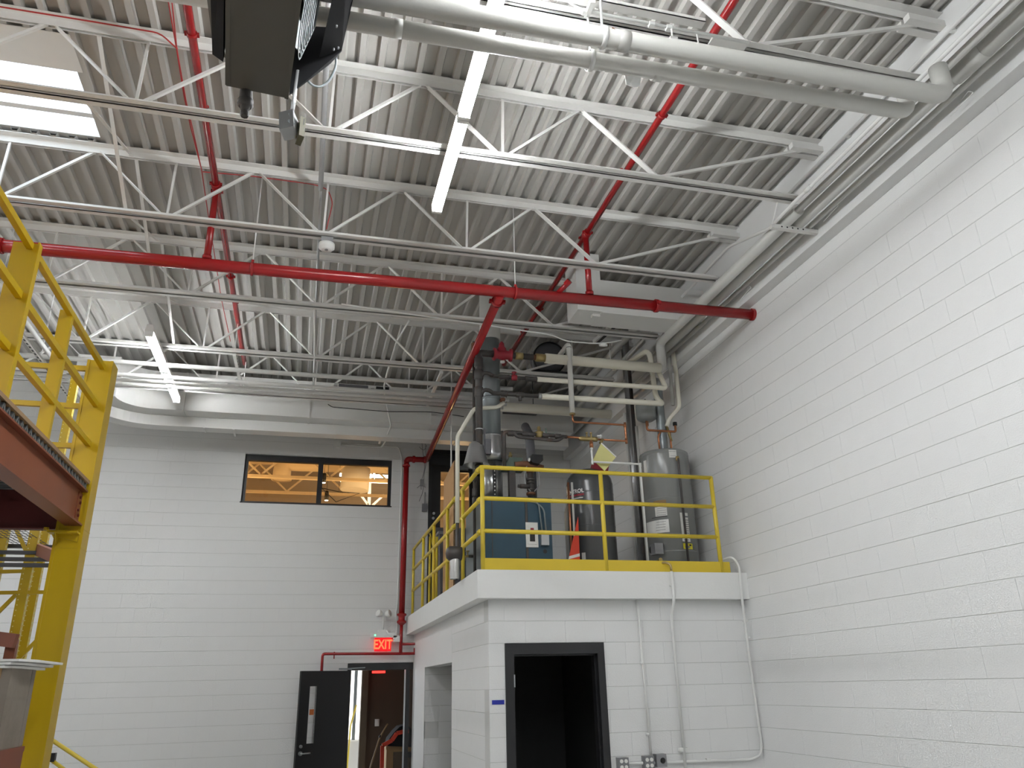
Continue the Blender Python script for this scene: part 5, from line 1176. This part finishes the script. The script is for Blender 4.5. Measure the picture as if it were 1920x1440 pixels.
# ceiling duct box and other mezzanine ceiling items
t = thing('ceiling_duct', 'white square duct dropping from the roof and turning to the right wall', 'duct', (3.2, 7.5, 5.8))
yv = 7.35
c0_, c1_ = W(1083, 570, y=yv).x, W(1129, 570, y=yv).x
zb0 = W(1085, 580, y=yv).z; zt1 = W(1135, 525, y=yv).z
MB().box(c0_, yv, zb0, c1_, yv+.36, ZD).build('drop', 'duct_white', t)
MB().box(c1_-.01, yv+.01, zb0-.005, XU, yv+.37, zt1).build('side_run', 'duct_white', t)
MB().box(c0_-.012, yv-.012, zb0+.10, c1_+.0, yv, zb0+.118).build('flange', 'duct_white', t)
q = W(1116, 583, y=yv+.1); MB().cbox((q.x, yv+.1, zb0-.015), .09, .06, .03).build('bracket', 'duct_white', t)
a, b = W(1152, 607, y=8.2), W(1115, 640, y=8.9); b.z = a.z-.03; b = W(1115, 641, z=a.z)
t = thing('unlit_strip_light', 'short unlit strip light hanging over the boiler pipes', 'light', b)
MB().bar(a, b, .055, .05).build('housing', 'steel_white', t)
for q in (a.lerp(b, .2), a.lerp(b, .8)): MB().cyl(q, (q.x, q.y, ZD), .004, 6).build('hanger_rod', 'conduit_white', t)
MB().bar(a+V(.02, 0, -.03), b+V(.02, 0, -.03), .035, .012).build('dark_tube', 'black', t)
MB().bar(a+V(0, -.02, 0), a+V(.0, .01, 0), .07, .07).build('end_cap', 'black', t)
cdm = [W(640, 570, y=7.95), W(880, 605, y=7.95), W(1035, 628, y=7.95), W(1062, 640, y=7.95), W(1112, 644, y=7.95), W(1140, 643, y=7.95), W(1165, 638, y=7.95)]
one('white_cable', MB().tube(cdm, .009, 8, bend=.08), 'conduit_white', 'white cable running below the joist toward the round lamp base', 'cable')
p = W(1131, 650, y=7.98); one('lamp_base', MB().lathe(p, [(.001, 0), (.05, .005), (.052, .03), (.03, .05), (.001, .055)], 18, (0, -.3, 1)), 'plastic_white', 'round white lamp base hanging from the white cable', 'lamp')
for i, (u0, v0, u1, v1, y0_, y1_, r, lab) in enumerate(((1215, 590, 1155, 660, 8.3, 10.2, .05, 'dull pipe running back under the roof right of the round lamp base'), (1205, 640, 1110, 760, 8.6, 11.5, .04, 'dull pipe running back under the roof behind the cream headers'), (1240, 665, 1150, 770, 8.6, 11.8, .045, 'dull pipe sloping back behind the elbows near the right wall'))):
    a = W(u0, v0, y=y0_); a.x = min(a.x, 4.25); one('back_pipe', MB().cyl(a, (a.x, y1_+.8, a.z), r, 12), 'pipe_white', lab, 'pipe', 'pipes running back over the mezzanine')
p0 = W(950, 775, y=12.0)
one('cross_duct', MB().tube([W(935, 762, y=10.5), W(1160, 778, y=10.5)], .07, 14), 'pipe_cream', 'pale pipe crossing behind the flue above the mezzanine', 'pipe')
one('dark_grille', MB().cyl(W(950, 768, y=11.25), V(W(950, 768, y=11.25).x, 11.25, ZD), .006, 6).cyl(W(1000, 768, y=11.25), V(W(1000, 768, y=11.25).x, 11.25, ZD), .006, 6).box(W(945, 770, y=11.2).x, 11.2, W(945, 772, y=11.2).z, W(1008, 770, y=11.2).x, 11.3, W(945, 764, y=11.2).z), 'black', 'long dark grille strip behind the flue', 'grille')

# ------------------------------------------------------------------ steel storage platform on the left
XP = -1.80
t = thing('platform', 'yellow and orange steel storage platform with guard rails at the left edge', 'platform', (-2.0, 6.9, 0))
cw0, cw1 = W(165, 672, y=6.80).x, W(214, 672, y=6.80).x
cy0, cy1 = 6.80, 6.98
ztop_c = W(190, 676, y=6.80).z
col = MB().box(cw0, cy0, 0, cw1, cy1, ztop_c); col.build('column', 'yellow', t)
MB().box(cw0+.0, cy0-.006, 0, cw0+.022, cy0, ztop_c).box(cw1-.022, cy0-.006, 0, cw1, cy0, ztop_c).build('column_lip', 'yellow', t)
MB().box(-5, 2.0, 3.455, XP+.06, 6.98, 3.475).build('plywood_deck', 'ply', t)
MB().box(XP+.055, 2.0, 3.452, XP+.062, 6.90, 3.478).build('deck_edge', 'ply_edge', t)
# corrugated deck pan
cp_ = MB(); y = 2.0
while y < 6.82:
    cp_.prism([(XP+.045, y, 3.405), (XP+.045, y+.028, 3.405), (XP+.045, y+.042, 3.452), (XP+.045, y+.070, 3.452), (XP+.045, y+.084, 3.405), (XP+.045, y+.070, 3.398), (XP+.045, y+.056, 3.445)[:0] or (XP+.045, y+.056, 3.440), (XP+.045, y+.050, 3.440), (XP+.045, y+.034, 3.398)], (-2.5, 0, 0)); y += .084
cp_.build('deck_pan', 'galv_dull', t)
MB().box(-5, 2.0, 3.40, XP-.0, 6.8, 3.405).build('pan_backing', 'dark_room', t)
# edge beam (I section)
xb = XP+.01
MB().box(xb-.006, 2.0, 3.13, xb+.006, cy0, 3.395).build('beam_web', 'orange', t)
MB().box(xb-.06, 2.0, 3.385, xb+.05, cy0, 3.398).build('beam_top_flange', 'orange', t)
MB().box(xb-.075, 2.0, 3.115, xb+.05, cy0, 3.130).build('beam_bottom_flange', 'orange', t)
MB().box(xb+.006, cy0-.10, 3.15, xb+.014, cy0, 3.37).build('end_plate', 'orange', t)
for dz in (.08, .14, .04, .18): MB().cyl((xb+.012, cy0-.05-(.02 if dz in (.08, .18) else 0), 3.15+dz), (xb+.026, cy0-.05-(.02 if dz in (.08, .18) else 0), 3.15+dz), .012, 6).build('bolt', 'maroon', t)
MB().box(-5, 6.85, 3.10, cw0, 6.87, 3.40).box(-5, 6.82, 3.09, cw0, 6.90, 3.105).build('end_beam', 'maroon', t)
for yy in (5.4, 4.0, 2.6): MB().box(-5, yy, 3.13, xb-.01, yy+.02, 3.39).build('cross_beam', 'maroon', t)
MB().prism([(cw0-.005, cy0-.012, 3.045), (cw1-.03, cy0-.012, 3.045), (cw1-.03, cy0-.012, 2.99), (cw0-.005, cy0-.012, 3.03)], (0, .012, 0)).box(cw0-.03, cy0-.10, 3.045, cw1-.02, cy0, 3.06).build('seat_bracket', 'yellow', t)
MB().prism([(cw0+.02, cy0-.09, 3.045), (cw0+.02, cy0, 3.045), (cw0+.02, cy0, 2.96)], (.01, 0, 0)).build('gusset', 'yellow', t)
for z in (3.09, 2.945): MB().box(cw0-.003, cy0-.004, z-.003, cw1+.003, cy1, z+.003).build('weld_band', 'yellow', t)
MB().cyl((cw0-.06, cy0-.02, 3.07), (cw0-.06, cy0-.02, 3.095), .02, 10).build('bolt', 'yellow', t)
RT = (4.475, 4.135, 3.79)
for z in RT: MB().box(XP-.018, 2.0, z-.022, XP+.018, cy0, z+.022).build('side_rail', 'yellow', t)
for y, wd in ((4.83, .15), (5.78, .075), (3.6, .075)):
    MB().box(XP-.045-wd*.35, y-.03, 3.455, XP-.018+wd*.45, y+.015, RT[0]+.022).build('guard_post', 'yellow', t)
MB().box(XP+.042, 4.83-.036, 3.455, XP+.052, 4.83+.02, RT[0]+.03).build('post_edge', 'yellow', t)
for z in RT: MB().box(-5, cy0+.03, z-.03, cw0, cy0+.066, z+.012).build('end_rail', 'yellow', t)
for z in (4.25,): MB().box(-5, cy0-.9, z-.02, -2.45, cy0-.87, z+.02).build('inner_rail', 'yellow', t)
# perforated foot plate
for k in range(9): MB().cyl((cw0-.05+.012*(k % 2)*0, cy0-.055, 1.30+k*.048), (cw0-.05, cy0-.05, 1.30+k*.048), .010, 6).build('slot', 'black', t)
MB().box(cw0-.085, cy0-.05, 1.0, cw0-.01, cy0+.03, 1.72).build('rack_stub', 'yellow', t)

# ------------------------------------------------------------------ pallet rack behind
def upright(t, x, y, top, wd=.09, holes=True, zmin=0.0):
    MB().box(x-wd/2, y, zmin, x+wd/2, y+.07, top).build('upright', 'yellow', t)
    if holes:
        mb = MB(); z = max(zmin, 1.6)
        while z < top-.05:
            mb.box(x-.026-.005, y-.0015, z, x-.026+.005, y, z+.010)
            mb.box(x+wd/2, y+.015, z+.02, x+wd/2+.0015, y+.05, z+.045); z += .0508
        mb.build('slot_holes', 'tag_yellow', t, kind='stuff')
t = thing('pallet_rack', 'yellow slotted pallet rack with orange beams standing behind the platform', 'rack', (-2.75, 9.1, 0))
xu = W(40, 1120, y=9.0).x
upright(t, xu, 9.0, 3.75); upright(t, W(4, 1010, y=9.0).x-.02, 9.05, 3.75); upright(t, -1.98, 9.9, 1.0, zmin=0)
ux = W(130, 760, y=9.6).x
def br(u0, v0, u1, v1, y=9.02, wd=.035): MB().bar(W(u0, v0, y=y), W(u1, v1, y=y), .03, wd, side=(0, 1, 0)).build('brace', 'yellow', t)
br(-40, 1073, 44, 1071); br(-40, 1112, 115, 1110); br(30, 1115, -20, 1165); br(30, 1240, 100, 1170); br(27, 985, 50, 1035); br(92, 985, 130, 1058, y=9.5)
# far beam with wire shelf
zbm = W(66, 1030, y=9.1).z
MB().bar(W(70, 1030, y=9.1), W(125, 1052, y=8.0), .06, .11).build('beam', 'orange_rack', t)
a = W(0, 1205, y=8.9); MB().bar(W(-60, 1190, y=9.0), W(30, 1202, y=8.9), .06, .13).build('beam', 'orange_rack', t)
q = W(22, 1215, y=8.95); MB().box(q.x-.05, 8.92, q.z-.12, q.x+.04, 8.99, q.z+.08).build('beam_end_plate', 'orange', t)
for k in range(4):
    p0, p1 = W(-60, (1023, 1035, 1047, 1059)[k], y=9.2-.2*k), W(112, (1026, 1037, 1050, 1060)[k], y=9.2-.2*k)
    p1.z = p0.z = (p0.z+p1.z)/2
    MB().bar(p0, p1, .05, .035).build('shelf_channel', 'wire_deck', t)
mb = MB()
for k in range(16):
    p0 = W(-40+k*9, 1016, y=9.5); mb.bar((p0.x, 9.5, zbm+.10), (p0.x+.02, 8.3, zbm+.10), .004, .004)
for k in range(9): mb.bar((-4.2, 8.4+k*.13, zbm+.104), (W(70, 1030, y=9.1).x, 8.4+k*.13, zbm+.104), .004, .004)
mb.build('wire_mesh', 'wire_deck', t, kind='stuff')
t = thing('rack_upright', 'tall yellow slotted rack upright seen behind the platform guard rail', 'rack', (ux, 9.6, 0))
upright(t, ux, 9.6, W(130, 704, y=9.6).z, wd=.08)
MB().box(ux-.05, 9.58, 0, ux+.05, 9.70, .02).build('foot_plate', 'yellow', t)
# wrapped stack on the near rack, white sheets on top, orange beam below
xs0 = W(13, 1300, y=5.5).x; ysb = W(60, 1300, x=xs0).y
za = W(14, 1408, y=5.5).z; zs = W(14, 1253, y=5.5).z
t = thing('near_rack_beam', 'orange rack beam under the grey wrapped stack, bottom left corner', 'beam', (xs0-.5, 5.5, za-.16))
MB().box(-4.0, 5.48, za-.16, xs0+.01, 5.56, za).build('beam', 'orange', t)
MB().box(xs0-.06, 5.48, za-.16, xs0+.012, ysb, za).build('side_beam', 'orange', t)
MB().box(xs0+.012, 5.48, za-.03, xs0+.016, ysb, za).build('beam_lip', 'orange', t)
t = thing('wrapped_stack', 'grey paper-wrapped stack on the orange beam, bottom left', 'package', (xs0-.5, 5.9, za))
MB().box(-3.0, 5.5, za+.001, xs0, ysb, zs).build('wrapping', 'wrap_grey', t)
MB().box(-3.0, 5.496, za, xs0-.05, 5.5, zs).build('cardboard_front', 'cardboard', t)
MB().box(xs0, 5.5, za+(zs-za)*.62, xs0+.003, ysb, za+(zs-za)*.635).build('wrap_fold', 'wrap_grey', t)
MB().box(xs0, 5.9, za, xs0+.002, 5.93, zs).build('wrap_fold', 'wrap_grey', t)
for k, (dx, lab) in enumerate(((.02, 'lowest white foam sheet on the grey wrapped stack'), (.05, 'middle white foam sheet on the grey wrapped stack'), (.09, 'topmost white foam sheet on the grey wrapped stack'))):
    z0 = zs+.001+k*.018
    one('foam_sheet', MB().prism([(-3.0, 5.46, z0), (xs0+dx-.05, 5.46, z0), (xs0+dx, 5.62, z0), (xs0+dx, ysb+.12+.06*k, z0), (-3.0, ysb+.12+.06*k, z0)], (0, 0, .014)), 'paper', lab, 'sheet', 'foam sheets on the stack')
# stair handrail
t = thing('stair_handrail', 'yellow pipe handrail sloping down at the bottom left of the back wall', 'railing', (-1.9, 9.6, 0))
h0, h1 = W(95, 1386, y=9.6), W(178, 1441, y=9.2)
MB().tube([h0, h1, h1+(h1-h0)*.8], .020, 10).build('rail', 'yellow_rail', t)
g0_, g1_ = W(95, 1424, y=9.6), W(122, 1444, y=9.4)
MB().tube([g0_, g1_, g1_+(g1_-g0_)*1.5], .018, 10).build('rail', 'yellow_rail', t)
q = h1+(h1-h0)*.8; MB().cyl((q.x, q.y, 0), q, .018, 10).build('post', 'yellow_rail', t)
q = W(99, 1420, y=9.55); MB().cbox((q.x, 9.55, q.z), .05, .06, .08).build('clamp', 'black', t)
MB().cyl((h0.x-.02, h0.y, 0), (h0.x-.02, h0.y, h0.z), .018, 10).build('post', 'yellow_rail', t)
